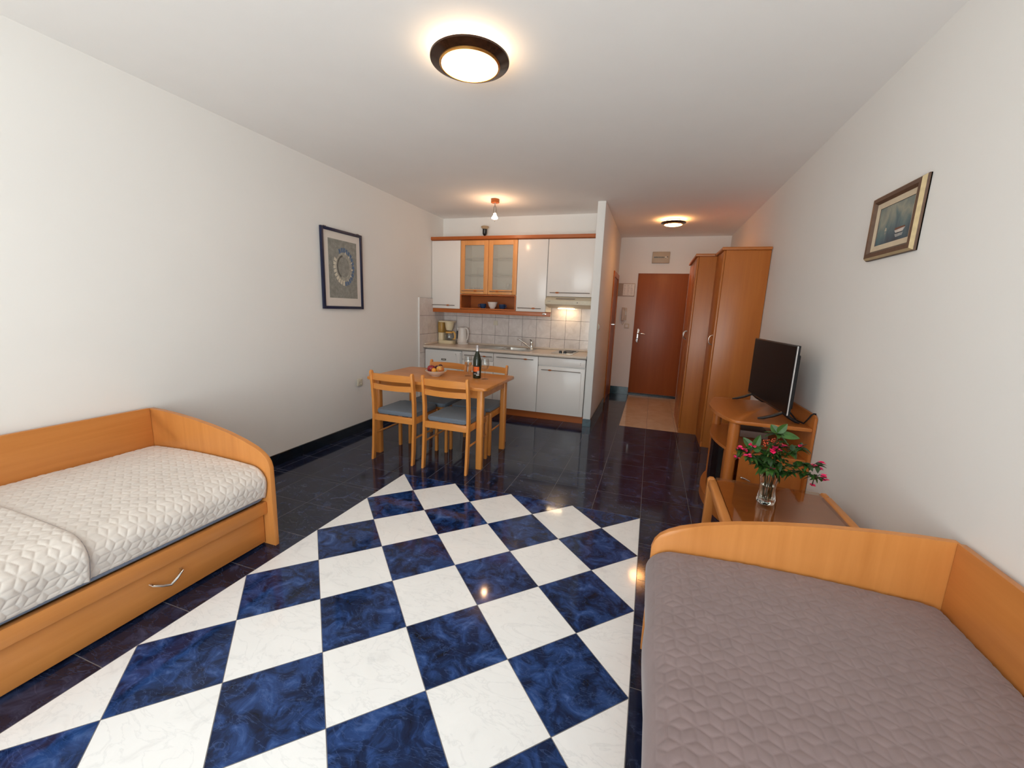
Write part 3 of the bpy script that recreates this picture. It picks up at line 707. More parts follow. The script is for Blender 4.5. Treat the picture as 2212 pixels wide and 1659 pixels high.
bm = nb(); lathe(bm, [(.0505, .150), (.055, .156), (.055, .168), (.045, .174), (0, .174)], (cx+.038, cy-.010, cz), 24)
tube(bm, [(cx+.085, cy-.025, cz+.166), (cx+.118, cy-.035, cz+.172), (cx+.143, cy-.043, cz+.150), (cx+.148, cy-.045, cz+.110), (cx+.140, cy-.042, cz+.075), (cx+.108, cy-.032, cz+.068)], [.010, .012, .012, .011, .011, .009], 10); obj('jug_handle', bm, YELLOW, jug)
# kettle
kx, ky = -.243, 3.06
t = thing('kettle', 'white jug kettle standing right of the coffee machine', 'kettle', (kx, ky, cz))
WK = principled('kettle_white', rgb(.74, .69, .65), .35, noise=.01)
bm = nb(); lathe(bm, [(0, 0), (.075, 0), (.078, .008), (.072, .020), (0, .020)], (kx, ky, cz), 28); obj('base', bm, WK, t)
bm = nb(); n = 28; prof = [(.070, .022), (.072, .04), (.066, .12), (.060, .19), (.058, .225), (.050, .238), (.02, .243), (0, .243)]
lathe(bm, prof, (kx-.012, ky, cz), 28)
prism(bm, [(kx-.055, .170), (kx-.092, .228), (kx-.085, .232), (kx-.03, .236), (kx-.03, .18)], 'y', ky-.022, ky+.022, bev=.004); 
for v in bm.verts:
    if v.co.z < .5: v.co.z += cz
obj('kettle_body', bm, WK, t)
bm = nb(); tube(bm, [(kx+.03, ky-.008, cz+.232), (kx+.065, ky-.014, cz+.226), (kx+.085, ky-.018, cz+.195), (kx+.088, ky-.018, cz+.14), (kx+.080, ky-.016, cz+.08), (kx+.055, ky-.01, cz+.055)], [.013, .014, .013, .011, .010, .010], 10); obj('handle', bm, WK, t)
bm = nb(); box(bm, kx-.081, kx-.064, ky-.045, ky-.028, cz+.075, cz+.19, bev=.006); obj('water_gauge', bm, BLACK, t)
# socket on tiles
bm = nb(); prism(bm, roundrect(.187, .247, 1.150, 1.216, .008), 'y', KB-.019, KB-.0105, bev=.004)
tag(obj('wall_socket', bm, IVORY, origin=(.217, KB-.01, 1.15)), 'beige cover plate on the tiles under the wall cabinets', 'socket')

# ------------------------------------------------------------------ kitchen: wall units
UY = 2.83; UB = KB-.012
U0, U1, U2, U3, U4 = -.622, -.188, .612, 1.010, 1.600
def wall_cabinet(label, x0, x1, z0, z1, hz, h0, h1, gx):
    t = thing('wall_cabinet', label, 'cabinet', ((x0+x1)/2, 3.0, z0), 'wall cabinets of the kitchen')
    bm = nb(); box(bm, x0+.001, x1-.001, UY+.021, UB, z0+.004, z1); obj('cabinet_body', bm, WHITE_M, t)
    bm = nb(); box(bm, x0+.003, x1-.003, UY, UY+.019, z0, z1, bev=.003); dr = obj('door', bm, WHITE, t)
    bar_handle(h0, h1, UY, hz, gx, dr)
    return t
wall_cabinet('tall white wall cabinet at the left end, beside the left wall', U0, U1, 1.360, 2.252, 1.404, -.600, -.258, -.36)
wall_cabinet('narrow white wall cabinet between the glass-fronted one and the hood cabinet', U2, U3, 1.360, 2.250, 1.402, .640, .955, .855)
wall_cabinet('shorter white wall cabinet directly above the cooker hood', U3+.003, U4, 1.560, 2.250, 1.605, 1.060, 1.560, 1.155)
# glazed unit
t = thing('glass_cabinet', 'beech wall cabinet with two glazed doors above an open niche', 'cabinet', ((U1+U2)/2, 3.0, 1.36))
IN = principled('cabinet_interior', rgb(.80, .76, .69), .5, noise=.02)
bm = nb(); a, b = U1+.001, U2-.001
box(bm, a, a+.016, UY+.022, UB, 1.362, 2.252); box(bm, b-.016, b, UY+.022, UB, 1.362, 2.252); box(bm, a+.016, b-.016, UY+.022, UB, 2.236, 2.252)
box(bm, a+.016, b-.016, UB-.006, UB, 1.575, 2.236); box(bm, (a+b)/2-.008, (a+b)/2+.008, UY+.022, UB-.006, 1.575, 2.236); obj('cabinet_body', bm, IN, t)
bm = nb(); box(bm, a, a+.018, UY-.0, UY+.021, 1.362, 1.556); box(bm, b-.018, b, UY, UY+.021, 1.362, 1.556)
box(bm, a+.016, b-.016, UY+.0, UB, 1.545, 1.560); box(bm, a+.016, b-.016, UY, UB, 1.362, 1.378); box(bm, a+.017, b-.017, UB-.006, UB, 1.378, 1.545); box(bm, a+.016, a+.018, UY+.022, UB-.006, 1.378, 1.545); box(bm, b-.018, b-.016, UY+.022, UB-.006, 1.378, 1.545)
obj('open_niche', bm, KW, t)
for x0, x1 in ((a+.002, (a+b)/2-.0025), ((a+b)/2+.0025, b-.002)):
    bm = nb(); w = .060
    box(bm, x0, x0+w, UY, UY+.019, 1.564, 2.250, bev=.002); box(bm, x1-w, x1, UY, UY+.019, 1.564, 2.250, bev=.002)
    box(bm, x0+w, x1-w, UY, UY+.019, 1.564, 1.564+w, bev=.002); box(bm, x0+w, x1-w, UY, UY+.019, 2.250-w, 2.250, bev=.002)
    dr = obj('glazed_door', bm, KL, t)
    bm = nb(); box(bm, x0+w-.004, x1-w+.004, UY+.008, UY+.012, 1.564+w-.004, 2.250-w+.004); obj('glass_pane', bm, CABGLASS, dr)
    bar_handle(x0+.03, x1-.045, UY, 1.602, (x0+x1)/2+(.03 if x0 < .1 else -.06), dr)
for zz in (1.808, 2.022):
    bm = nb(); box(bm, a+.018, b-.018, UY+.03, UB-.008, zz, zz+.006); obj('glass_shelf', bm, principled('shelf_glass_edge', rgb(.20, .24, .20), .1, trans=.6, noise=.05), t)
for i in range(5):
    bm = nb(); c = (-.082+.058*i, 2.95+.012*(i % 2), 1.5765)
    lathe(bm, [(0, 0), (.018, 0), (.0225, .075), (.0215, .075), (.017, .004), (0, .004)], c, 18)
    tag(obj('tumbler', bm, TGLASS, origin=c), 'clear drinking glass in the row behind the left glazed door', 'glass', 'tumblers behind the left glazed door')
for i in range(3):
    c = (.452+.058*i if i < 2 else .560, 2.95+.03*(i % 2), 1.5765)
    wine_glass(c, ['stemmed glass furthest left behind the right glazed door', 'middle stemmed glass behind the right glazed door', 'stemmed glass furthest right behind the right glazed door'][i], .72, 'stemmed glasses behind the right glazed door')
BLUEC = principled('blue_glaze', rgb(.02, .05, .12), .15, noise=.1)
for x, lab in ((.098, 'dark blue cup in the open niche, left of the white bowl'), (.377, 'dark blue cup in the open niche, right of the white bowl')):
    t2 = thing('cup', lab, 'cup', (x, 2.96, 1.3785), 'blue cups in the open niche')
    bm = nb(); lathe(bm, [(0, 0), (.028, 0), (.040, .02), (.045, .062), (.042, .062), (.037, .022), (0, .006)], (x, 2.96, 1.3785), 24); cp = obj('cup_body', bm, BLUEC, t2)
    bm = nb(); sx = -1 if x < .2 else 1; tube(bm, [(x+sx*.040, 2.95, 1.43), (x+sx*.062, 2.945, 1.428), (x+sx*.066, 2.945, 1.41), (x+sx*.038, 2.95, 1.40)], .005, 8); obj('handle', bm, BLUEC, t2)
bm = nb(); lathe(bm, [(0, 0), (.030, 0), (.032, .008), (.052, .035), (.066, .082), (.068, .088), (.064, .086), (.049, .036), (.02, .012), (0, .012)], (.245, 2.94, 1.3785), 28)
tag(obj('bowl', bm, principled('white_ceramic', rgb(.70, .64, .60), .25, noise=.02), origin=(.245, 2.94, 1.3785)), 'white bowl between the two blue cups in the open niche', 'bowl')
# cornice and light rail
bm = nb(); prism(bm, [(UY-.018, 2.300), (UY-.018, 2.266), (UY-.004, 2.256), (UY+.05, 2.256), (UY+.05, 2.300)], 'x', U0-.010 if False else -.6265, PX0-.003, bev=.003)
tag(obj('cornice', bm, KW, origin=(.5, UY, 2.256)), 'dark cherry moulding along the top of the wall cabinets', 'cornice')
t = thing('light_rail', 'cherry board along the bottom of the wall cabinets, left of the hood', 'board', (.22, UY, 1.31))
bm = nb(); box(bm, -.6265, 1.075, UY+.004, UY+.024, 1.306, 1.3585, bev=.002); box(bm, -.6265, U3-.002, UY+.026, UB, 1.343, 1.3585); obj('board', bm, KW, t)
bm = nb(); prism(bm, roundrect(.972, 1.022, 1.325, 1.347, .010), 'y', UY-.002, UY+.005, bev=.001); obj('switch', bm, CHROME, t)
# cooker hood
t = thing('cooker_hood', 'cream cooker hood with a lit lamp over the hob', 'cooker hood', (1.29, 2.99, 1.41))
HC = principled('hood_enamel', rgb(.56, .50, .38), .35, noise=.02)
hx0, hx1 = 1.013, 1.600
bm = nb(); prism(bm, [(UB, 1.5575), (2.835, 1.5575), (2.775, 1.512), (2.772, 1.463), (2.795, 1.456), (2.99, 1.420), (UB, 1.420)], 'x', hx0, hx1, bev=.003); obj('hood_body', bm, HC, t)
bm = nb()
for i in range(26):
    x = 1.150+i*.0092; dy = .055
    quad(bm, [(x, 2.8085, 1.5392), (x+.006, 2.8085, 1.5392), (x+.002, 2.790, 1.5254), (x-.004, 2.790, 1.5254)])
obj('vent_slots', bm, DARKM, t, recalc=False)
bm = nb(); box(bm, 1.045, 1.085, 2.7715, 2.7745, 1.496, 1.500); obj('badge', bm, DARKM, t)
bm = nb(); box(bm, 1.330, 1.58, 2.7712, 2.7745, 1.470, 1.508); box(bm, 1.372, 1.395, 2.769, 2.7715, 1.484, 1.490, mi=1); box(bm, 1.418, 1.426, 2.768, 2.7715, 1.482, 1.494, mi=2); box(bm, 1.455, 1.478, 2.769, 2.7715, 1.482, 1.488, mi=1); obj('switch_panel', bm, [HC, IVORY, BLACK], t)
bm = nb(); box(bm, 1.13, 1.34, 3.02, 3.08, 1.411, 1.4195, bev=.002); obj('lamp', bm, emission('hood_lamp', rgb(1, .72, .42), 26.), t)
# spot-like black object standing above the cabinets
t = thing('lamp_fitting', 'small black cup-shaped fitting with a beige disc above the wall cabinets', 'fitting', (.047, 3.08, 2.2525))
vx, vy = .047, 3.08
bm = nb(); lathe(bm, [(0, 2.2525), (.006, 2.2525), (.006, 2.345), (.022, 2.358), (.030, 2.375), (.031, 2.435), (0, 2.435)], (vx, vy, 0), 20); obj('cup', bm, BLACK, t)
bm = nb(); lathe(bm, [(0, 2.4355), (.033, 2.4355), (.056, 2.458), (.050, 2.470), (.02, 2.478), (0, 2.478)], (vx, vy, 0), 24); obj('disc', bm, principled('beige_disc', rgb(.48, .35, .22), .4, noise=.05), t)
bm = nb(); tube(bm, [(vx, vy+.007, 2.30), (vx+.01, vy+.03, 2.275), (vx+.02, KB-.002, 2.262)], .004, 6); obj('cable', bm, BLACK, t)

# ------------------------------------------------------------------ hall
def wardrobe(label, x0, x1, y0, y1, doors, handles):
    t = thing('wardrobe', label, 'wardrobe', ((x0+x1)/2, (y0+y1)/2, 0), 'wardrobes by the entrance')
    H = 2.035
    bm = nb(); box(bm, x0+.020, x1, y0, y1, 0, H, bev=.002); obj('wardrobe_body', bm, WZ, t)
    ds = []
    for a, b in doors:
        bm = nb(); box(bm, x0, x0+.0185, a+.002, b-.002, .062, H-.003, bev=.002); ds.append(obj('door', bm, WZ, t))
    for (y, z), dr in zip(handles, ds):
        bm = nb(); tube(bm, [(x0, y, z+.05), (x0-.022, y+.0, z+.040), (x0-.034, y, z+.018), (x0-.034, y, z-.018), (x0-.022, y, z-.040), (x0, y, z-.05)], .0065, 8); obj('handle', bm, CHROME, dr)
    bm = nb()
    if y0 < 2.5: prism(bm, [(x0-.02, y0-.02), (x1, y0-.02), (x1, y1), (x0-.02, y1)], 'z', H+.001, H+.03, bev=.006)
    else: prism(bm, [(x0-.02, y0-.02), (2.893, y0-.02), (2.893, y0), (x1, y0), (x1, y1), (x0-.02, y1)], 'z', H+.001, H+.03, bev=.005)
    obj('cornice', bm, WY, t)
    bm = nb(); box(bm, x0+.003, x0+.0195, y0+.002, y1-.002, 0, .060); obj('plinth', bm, WY, t)
wardrobe('deeper cherry wardrobe standing next to the entrance door', 2.72, RW-.004, 2.832, 3.76, ((2.834, 3.13), (3.13, 3.758)), ((3.085, 1.152), (3.20, 1.152)))
wardrobe('shallow tall cherry wardrobe in front of the deeper one, behind the television', 2.917, RW-.004, 2.362, 2.830, ((2.364, 2.828),), ((2.405, 1.147),))
# fuse box
t = thing('fuse_box', 'beige fuse box on the wall above the entrance door', 'fuse box', (2.347, EW, 2.2))
bm = nb(); box(bm, 2.214, 2.478, EW-.05, EW-.001, 2.197, 2.373, bev=.008); obj('case', bm, principled('fusebox_beige', rgb(.46, .37, .27), .5, noise=.03), t)
bm = nb(); box(bm, 2.232, 2.455, EW-.0525, EW-.0502, 2.272, 2.300); obj('window_strip', bm, IVORY, t)
for i in range(9):
    bm = nb(); x = 2.238+i*.0185; box(bm, x, x+.014, EW-.058, EW-.0526, 2.274, 2.297); obj('breaker', bm, BLACK, t)
bm = nb(); prism(bm, [(2.430, 2.288), (2.452, 2.305), (2.455, 2.270), (2.447, 2.282)], 'y', EW-.056, EW-.0526); box(bm, 2.412, 2.424, EW-.056, EW-.0526, 2.270, 2.277); obj('main_switch', bm, BLACK, t)
# notice
t = thing('notice_frame', 'small clear wall holder with a printed notice left of the entrance door', 'notice', (1.85, EW, 1.66))
bm = nb(); box(bm, 1.712, 1.988, EW-.008, EW-.001, 1.664, 1.877, bev=.002); obj('backing', bm, principled('holder_grey', rgb(.42, .35, .29), .25, noise=.03), t)
bm = nb(); box(bm, 1.800, 1.978, EW-.0105, EW-.0083, 1.678, 1.866); sh = obj('sheet', bm, principled('paper', rgb(.85, .82, .78), .7, noise=.02), t)
bm = nb(); random.seed(3)
for r in range(10):
    z = 1.848-r*.0165
    for c in range(3):
        x = 1.808+c*.056; w = random.uniform(.015, .042); box(bm, x, x+w, EW-.0110, EW-.0104, z, z+.003)
obj('text_lines', bm, principled('print_grey', rgb(.25, .23, .22), .8, noise=.05), sh)
# intercom
t = thing('intercom_phone', 'white intercom handset on the wall left of the entrance door', 'intercom', (1.85, EW, 1.2))
IP = principled('intercom_plastic', rgb(.55, .45, .36), .4, noise=.03)
bm = nb(); prism(bm, roundrect(1.826, 1.892, 1.270, 1.475, .01), 'y', EW-.03, EW-.001, bev=.006); obj('base', bm, IP, t)
bm = nb(); prism(bm, [(1.808, 1.480), (1.850, 1.480), (1.850, 1.45), (1.842, 1.43), (1.842, 1.31), (1.850, 1.29), (1.850, 1.258), (1.808, 1.258)], 'y', EW-.060, EW-.031, bev=.008); obj('handset', bm, IP, t)
bm = nb()
for zz in (1.40, 1.375, 1.35): box(bm, 1.872, 1.882, EW-.0325, EW-.0302, zz, zz+.012)
obj('button', bm, DARKM, t)
bm = nb(); tube(bm, [(1.828, EW-.045, 1.258), (1.826, EW-.04, 1.22), (1.838, EW-.03, 1.19), (1.852, EW-.02, 1.215), (1.856, EW-.015, 1.268)], .004, 6); obj('cord', bm, IP, t)
def wall_switch(label, name, cat, c, axis, s, round_=False, w=.04):
    t = thing(name, label, cat, c)
    bm = nb(); P = roundrect(-w, w, -w, w, .012, 4)
    def place(bm): 
        for v in bm.verts:
            p = v.co.copy()
            v.co = Vector(c)+(Vector((s*p.z, p.x, p.y)) if axis == 'x' else Vector((p.x, s*p.z, p.y)))
    prism(bm, P, 'z', 0, .011, bev=.004); place(bm); obj('plate', bm, IVORY, t)
    bm = nb()
    if round_:
        lathe(bm, [(.027, .0112), (.027, .015), (.022, .015), (.020, .0125), (0, .0125)], (0, 0, 0), 24)
        for x in (-.0095, .0095): lathe(bm, [(.0028, .0127), (0, .0128)], (x, 0, 0), 8, mi=1)
    else: prism(bm, roundrect(-w*.55, w*.55, -w*.55, w*.55, .005, 3), 'z', .0112, .0155, bev=.003)
    place(bm); obj('insert', bm, [IVORY if round_ else WHITE_M, BLACK], t)
wall_switch('small white light switch on the wall below the intercom', 'light_switch', 'switch', (1.905, EW-.0005, 1.175), 'y', -1)
wall_switch('light switch on the hall side of the partition wall', 'light_switch', 'switch', (PX1+.0005, 2.72, 1.212), 'x', 1)
wall_switch('beige power socket low on the left wall beside the dining table', 'power_socket', 'socket', (-.6055, 1.269, .549), 'x', 1, True)

# ------------------------------------------------------------------ ceiling lights
def ceiling_lamp(label, x, y, r, drop, strength, c):
    t = thing('ceiling_lamp', label, 'ceiling lamp', (x, y, CZH), 'round ceiling lamps')
    zc = CZH-drop
    bm = nb(); lathe(bm, [(0, CZH-.001), (r*.55, CZH-.001), (r*.55, CZH-.018), (0, CZH-.018)], (x, y, 0), 40); obj('base', bm, WHITE_M, t)
    ri = r*.735
    bm = nb(); lathe(bm, [(r, zc+.012), (r*.995, zc+.004), (ri*1.02, zc-.010), (ri*1.02, zc-.006), (r*.98, zc+.010)], (x, y, 0), 56, closed=True); obj('rim', bm, principled('rim_brown', rgb(.034, .013, .006), .15, metal=.0, noise=.2), t)
    bm = nb(); lathe(bm, [(ri*1.045, zc-.0085), (ri*1.045, zc-.014), (ri*1.01, zc-.019), (ri*.975, zc-.018), (ri*.967, zc-.013), (ri*.985, zc-.0085)], (x, y, 0), 56, closed=True); obj('brass_ring', bm, principled('brass', rgb(.72, .36, .10), .3, metal=1., noise=.05), t)
    bm = nb(); lathe(bm, [(r*.50, CZH-.020), (ri*.90, zc+.012), (ri*.965, zc-.010)]+[(ri*.962*math.cos(a), zc-.012-r*.13*math.sin(a)) for a in (PI/2*i/8 for i in range(1, 9))], (x, y, 0), 48)
    obj('glass_shade', bm, emission('lamp_glow_%.2f' % r, c, strength), t)
ceiling_lamp('large round ceiling lamp with brown rim in the middle of the room', 1.353, -.258, .192, .050, 24.0, (1, .68, .40, 1))
ceiling_lamp('smaller lit round ceiling lamp in the entrance hall', 2.450, 3.66, .154, .050, 58.0, (1, .46, .16, 1))
# kitchen spot
sx, sy = .492, 2.305
t = thing('spot_lamp', 'small ceiling spot with wooden base and bare bulb above the table', 'spot lamp', (sx, sy, CZH))
bm = nb(); prism(bm, [(sx+.048*math.cos(a), sy+.048*math.sin(a)) for a in (2*PI*k/8+PI/8 for k in range(8))], 'z', CZH-.042, CZH-.0005, bev=.003); obj('base', bm, KW, t)
bm = nb(); tube(bm, [(sx, sy, CZH-.042), (sx, sy, CZH-.085)], .007, 10); lathe(bm, [(.006, -.07), (.018, -.082), (.019, -.15), (.015, -.155), (.0, -.155)], (sx, sy, CZH), 18); obj('lamp_holder', bm, STEEL, t)
bm = nb(); lathe(bm, [(.013, -.156), (.016, -.17), (.034, -.200), (.036, -.206), (.030, -.212), (0, -.218)], (sx, sy, CZH), 24); obj('bulb', bm, emission('spot_bulb', rgb(1, .60, .34), 140.), t)
bm = nb(); tube(bm, [(sx, sy, CZH-.219), (sx, sy, CZH-.245)], .002, 6); obj('pull_tip', bm, DARKM, t)

# ------------------------------------------------------------------ pictures
def left_picture():
    y0, y1, z0, z1, x = .795, 1.350, 1.323, 2.064, -.606
    t = thing('framed_print', 'blue-framed tall print of a stone ring on the left wall', 'picture', (x, (y0+y1)/2, z0))
    w = .027; NV = principled('navy_frame', rgb(.010, .014, .045), .35, noise=.1)
    bm = nb()
    for a, b, c, d_ in ((y0, y0+w, z0, z1), (y1-w, y1, z0, z1), (y0+w, y1-w, z0, z0+w), (y0+w, y1-w, z1-w, z1)): box(bm, x, x+.022, a, b, c, d_, bev=.002)
    obj('frame', bm, NV, t)
    bm = nb(); box(bm, x+.001, x+.010, y0+w-.002, y1-w+.002, z0+w-.002, z1-w+.002); obj('mat_board', bm, principled('mat_paper', rgb(.68, .63, .58), .7, noise=.01), t)
    m, nt, out = new_mat('print_paper'); p = N(nt, 'ShaderNodeBsdfPrincipled', Roughness=.5)
    n = N(nt, 'ShaderNodeTexNoise', Scale=26., Detail=9., Roughness=.8); nt.links.new(coords(nt), n.inputs['Vector'])
    nt.links.new(ramp(nt, n.outputs['Fac'], [(.3, rgb(.16, .165, .15)), (.5, rgb(.235, .24, .22)), (.72, rgb(.36, .355, .32))]), p.inputs['Base Color']); nt.links.new(p.outputs[0], out.inputs[0])
    a, b, c, d_ = y0+.088, y1-.080, z0+.105, z1-.092
    bm = nb(); X = x+.0112
    box(bm, x+.0101, X, a, b, c, d_)
    cy, cz = (a+b)/2+.008, c+(d_-c)*.545; ry, rz = .128, .155; random.seed(4)
    def blob(ang, f0, f1, da, mi, lay):
        pts = []
        for aa, ff in ((ang-da, f0), (ang+da, f0), (ang+da*.8, f1), (ang-da*.8, f1)):
            pts.append((X+lay, cy+ry*ff*math.cos(aa), cz+rz*ff*math.sin(aa)))
        pts = [(px_, py_+random.uniform(-.002, .002), pz_+random.uniform(-.003, .003)) for px_, py_, pz_ in pts]
        quad(bm, pts, mi)
    def annulus(f0, f1, a0, a1, mi, lay, n=40):
        for i in range(n):
            u, v = a0+(a1-a0)*i/n, a0+(a1-a0)*(i+1)/n
            quad(bm, [(X+lay, cy+ry*f*math.cos(w_), cz+rz*f*math.sin(w_)) for w_, f in ((u, f0), (v, f0), (v, f1), (u, f1))], mi)
    annulus(.62, .88, 0, 2*PI, 3, .0004); annulus(.62, .74, PI*.55, PI*1.35, 4, .0006)
    for i in range(26):
        ang = 2*PI*i/26+.05
        lefty = math.cos(ang) < .15 and math.sin(ang) < .75
        if lefty and math.sin(ang) < .62: blob(ang, .84, 1.12, .105, 1, .0008)
        elif math.cos(ang) > -.55: blob(ang, .90, 1.16, .11, 2, .0008)
        if math.cos(ang) > .3 and i % 2: blob(ang+.08, .82, .96, .05, 1, .0010)
    obj('print', bm, [m, principled('stone_pale', rgb(.62, .58, .48), .6, noise=.1), principled('stone_blue', rgb(.10, .16, .27), .6, noise=.25, nscale=60), principled('ring_grey', rgb(.34, .33, .29), .6, noise=.2, nscale=60), principled('ring_dark', rgb(.11, .105, .095), .6, noise=.2)], t, recalc=False)
    for yy in (y0+.045, y1-.06):
        bm = nb(); box(bm, x, x+.012, yy, yy+.03, z1, z1+.008, bev=.002); obj('hanging_clip', bm, DARKM, t)
left_picture()
def right_picture():
    y0, y1, z0, z1 = -.052, .368, 1.694, 2.001; xb = RW-.001
    t = thing('framed_painting', 'framed boat painting with a gold-striped brown frame on the right wall', 'picture', (xb, (y0+y1)/2, z0))
    BR = principled('frame_brown', rgb(.10, .055, .035), .4, noise=.15); GD = principled('frame_gold', rgb(.45, .34, .18), .4, noise=.1)
    def ring(bm, o0, o1, x0, x1, mi):
        a, b, c, d_ = y0+o0, y1-o0, z0+o0, z1-o0; e, f, g, h = y0+o1, y1-o1, z0+o1, z1-o1
        O = [(a, c), (b, c), (b, d_), (a, d_)]; I = [(e, g), (f, g), (f, h), (e, h)]
        for i in range(4):
            j = (i+1) % 4
            quad(bm, [(x0,)+O[i], (x0,)+O[j], (x1,)+I[j], (x1,)+I[i]], mi)
    bm = nb(); box(bm, xb-.004, xb, y0, y1, z0, z1, mi=0)
    ring(bm, 0, 0, xb, xb-.009, 0); ring(bm, 0, .003, xb-.009, xb-.013, 0); ring(bm, .003, .012, xb-.013, xb-.026, 1); ring(bm, .012, .030, xb-.026, xb-.027, 0); ring(bm, .030, .042, xb-.027, xb-.014, 0)
    obj('frame', bm, [BR, GD], t)
    bm = nb(); ring(bm, .040, .066, xb-.015, xb-.012, 0); ring(bm, .066, .0665, xb-.012, xb-.009, 1)
    obj('mat_board', bm, [principled('mat_cream', rgb(.60, .50, .36), .7, noise=.03), BR], t)
    m, nt, out = new_mat('painted_sea'); p = N(nt, 'ShaderNodeBsdfPrincipled', Roughness=.45)
    n = N(nt, 'ShaderNodeTexNoise', Scale=1., Detail=5., Distortion=.6); nt.links.new(coords(nt, (1, 13, 7)), n.inputs['Vector'])
    tc = N(nt, 'ShaderNodeTexCoord'); sp = N(nt, 'ShaderNodeSeparateXYZ'); nt.links.new(tc.outputs['Generated'], sp.inputs[0])
    ad = N(nt, 'ShaderNodeMath', operation='MULTIPLY_ADD'); ad.inputs[1].default_value = .55; nt.links.new(sp.outputs['Z'], ad.inputs[0])
    m2 = N(nt, 'ShaderNodeMath', operation='MULTIPLY'); m2.inputs[1].default_value = .85; nt.links.new(n.outputs['Fac'], m2.inputs[0]); nt.links.new(m2.outputs[0], ad.inputs[2])
    nt.links.new(ramp(nt, ad.outputs[0], [(.34, rgb(.010, .034, .055)), (.54, rgb(.028, .085, .125)), (.68, rgb(.085, .165, .18)), (.84, rgb(.27, .29, .24)), (.98, rgb(.17, .215, .20))]), p.inputs['Base Color']); nt.links.new(p.outputs[0], out.inputs[0])
    a, b, c, d_ = y0+.066, y1-.066, z0+.066, z1-.066; X = xb-.0090
    bm = nb(); quad(bm, [(X, a, c), (X, b, c), (X, b, d_), (X, a, d_)], 0)
    def P(u, v, l=.0006): return (X-l, b-(b-a)*u, c+(d_-c)*v)
    # a small moored boat and a distant sail, dabs of paint
    quad(bm, [P(.56, .27), P(.60, .20), P(.80, .20), P(.86, .29)], 1)
    quad(bm, [P(.56, .27, .0008), P(.86, .29, .0008), P(.84, .33, .0008), P(.57, .33, .0008)], 2)
    quad(bm, [P(.60, .20, .0008), P(.80, .20, .0008), P(.79, .185, .0008), P(.61, .185, .0008)], 3)
    quad(bm, [P(.58, .17), P(.82, .17), P(.80, .10), P(.62, .09)], 4)
    quad(bm, [P(.24, .34), P(.30, .34), P(.29, .42), P(.26, .43)], 5); quad(bm, [P(.25, .26), P(.30, .27), P(.29, .32), P(.25, .31)], 4)
    obj('canvas', bm, [m, principled('paint_white', rgb(.55, .50, .46), .6, noise=.1), principled('paint_brown', rgb(.16, .07, .045), .6, noise=.2), principled('paint_dark', rgb(.03, .03, .03), .6, noise=.1), principled('paint_pale', rgb(.32, .33, .32), .6, noise=.2), principled('paint_sail', rgb(.50, .44, .34), .6, noise=.1)], t, recalc=False)
right_picture()

# ------------------------------------------------------------------ television stand
SY0, SY1, SXF, SXC, SXB = .630, 1.462, 2.785, 2.868, 3.314
def bow(off=0., n=18, back=SXB, yo=0.):
    yc, hy = (SY0+SY1)/2, (SY1-SY0)/2-.02
    P = [(SXF+off+(SXC-SXF)*((u)**2), yc+u*hy) for u in (-1+2*i/n for i in range(n+1))]
    P = [(SXC+.055+off, SY0+yo), (SXC+.022+off, SY0+.004+yo)]+[(x, y if abs(y-yc) < hy*.97 else y) for x, y in P]+[(SXC+.022+off, SY1-.004-yo), (SXC+.055+off, SY1-yo)]
    P += [(back, SY1-yo), (back, SY0+yo)]
    return P
t = thing('tv_stand', 'bow-fronted beech television stand with columns against the right wall', 'TV stand', (3.05, 1.045, 0))
bm = nb(); prism(bm, bow(), 'z', .700, .724, bev=.006); obj('top', bm, WY, t)
bm = nb(); prism(bm, bow(.004), 'z', .0, .075, bev=.004); obj('base', bm, WY, t)
bm = nb(); prism(bm, bow(.03, yo=.02), 'z', .488, .508, bev=.004); obj('shelf', bm, WY, t)
bm = nb(); prism(bm, [(SY0-.006, 0), (SY0-.006, .79), (SY0+.02, .806), (SY1-.02, .806), (SY1+.006, .79), (SY1+.006, 0)], 'x', SXB+.001, SXB+.018, bev=.003); obj('back_panel', bm, WZ, t)
for y in (SY0+.066, SY1-.066):
    bm = nb(); lathe(bm, [(.0345, .0755), (.0345, .6995)], (2.897, y, 0), 28); obj('column', bm, WZ, t)
for y0, y1 in ((SY0+.030, SY0+.046), (SY1-.046, SY1-.030)):
    bm = nb(); box(bm, 2.945, SXB-.001, y0, y1, .0755, .4875); sp = obj('side_panel', bm, WZ, t)
    if y0 < 1:
        bm = nb(); tube(bm, [(2.965, y0, .335), (2.968, y0-.02, .338), (2.985, y0-.026, .335), (3.005, y0-.026, .327), (3.018, y0-.02, .322), (3.02, y0, .318)], .0055, 8); obj('handle', bm, CHROME, sp)
bm = nb(); yc = (SY0+SY1)/2; G = []
for i in range(15):
    u = -1+2*i/14; G.append((SXF+.045+(SXC-SXF)*(u*.66)**2, yc+u*.255))
poly = G+[(x+.005, y) for x, y in G[::-1]]
prism(bm, poly, 'z', .079, .484); gd = obj('glass_door', bm, SMOKE, t)
bm = nb()
for (x, y) in (G[0], G[-1]): 
    for zz in (.085, .470): box(bm, x-.008, x-.0005, y-.008, y+.008, zz, zz+.018, bev=.002)
obj('hinge', bm, BLACK, gd)
for s_ in (-1, 1):
    bm = nb(); y = yc+s_*.300; box(bm, 2.868, 2.885, y-.042, y+.042, .0765, .487, bev=.002); obj('door_stile', bm, WZ, t)
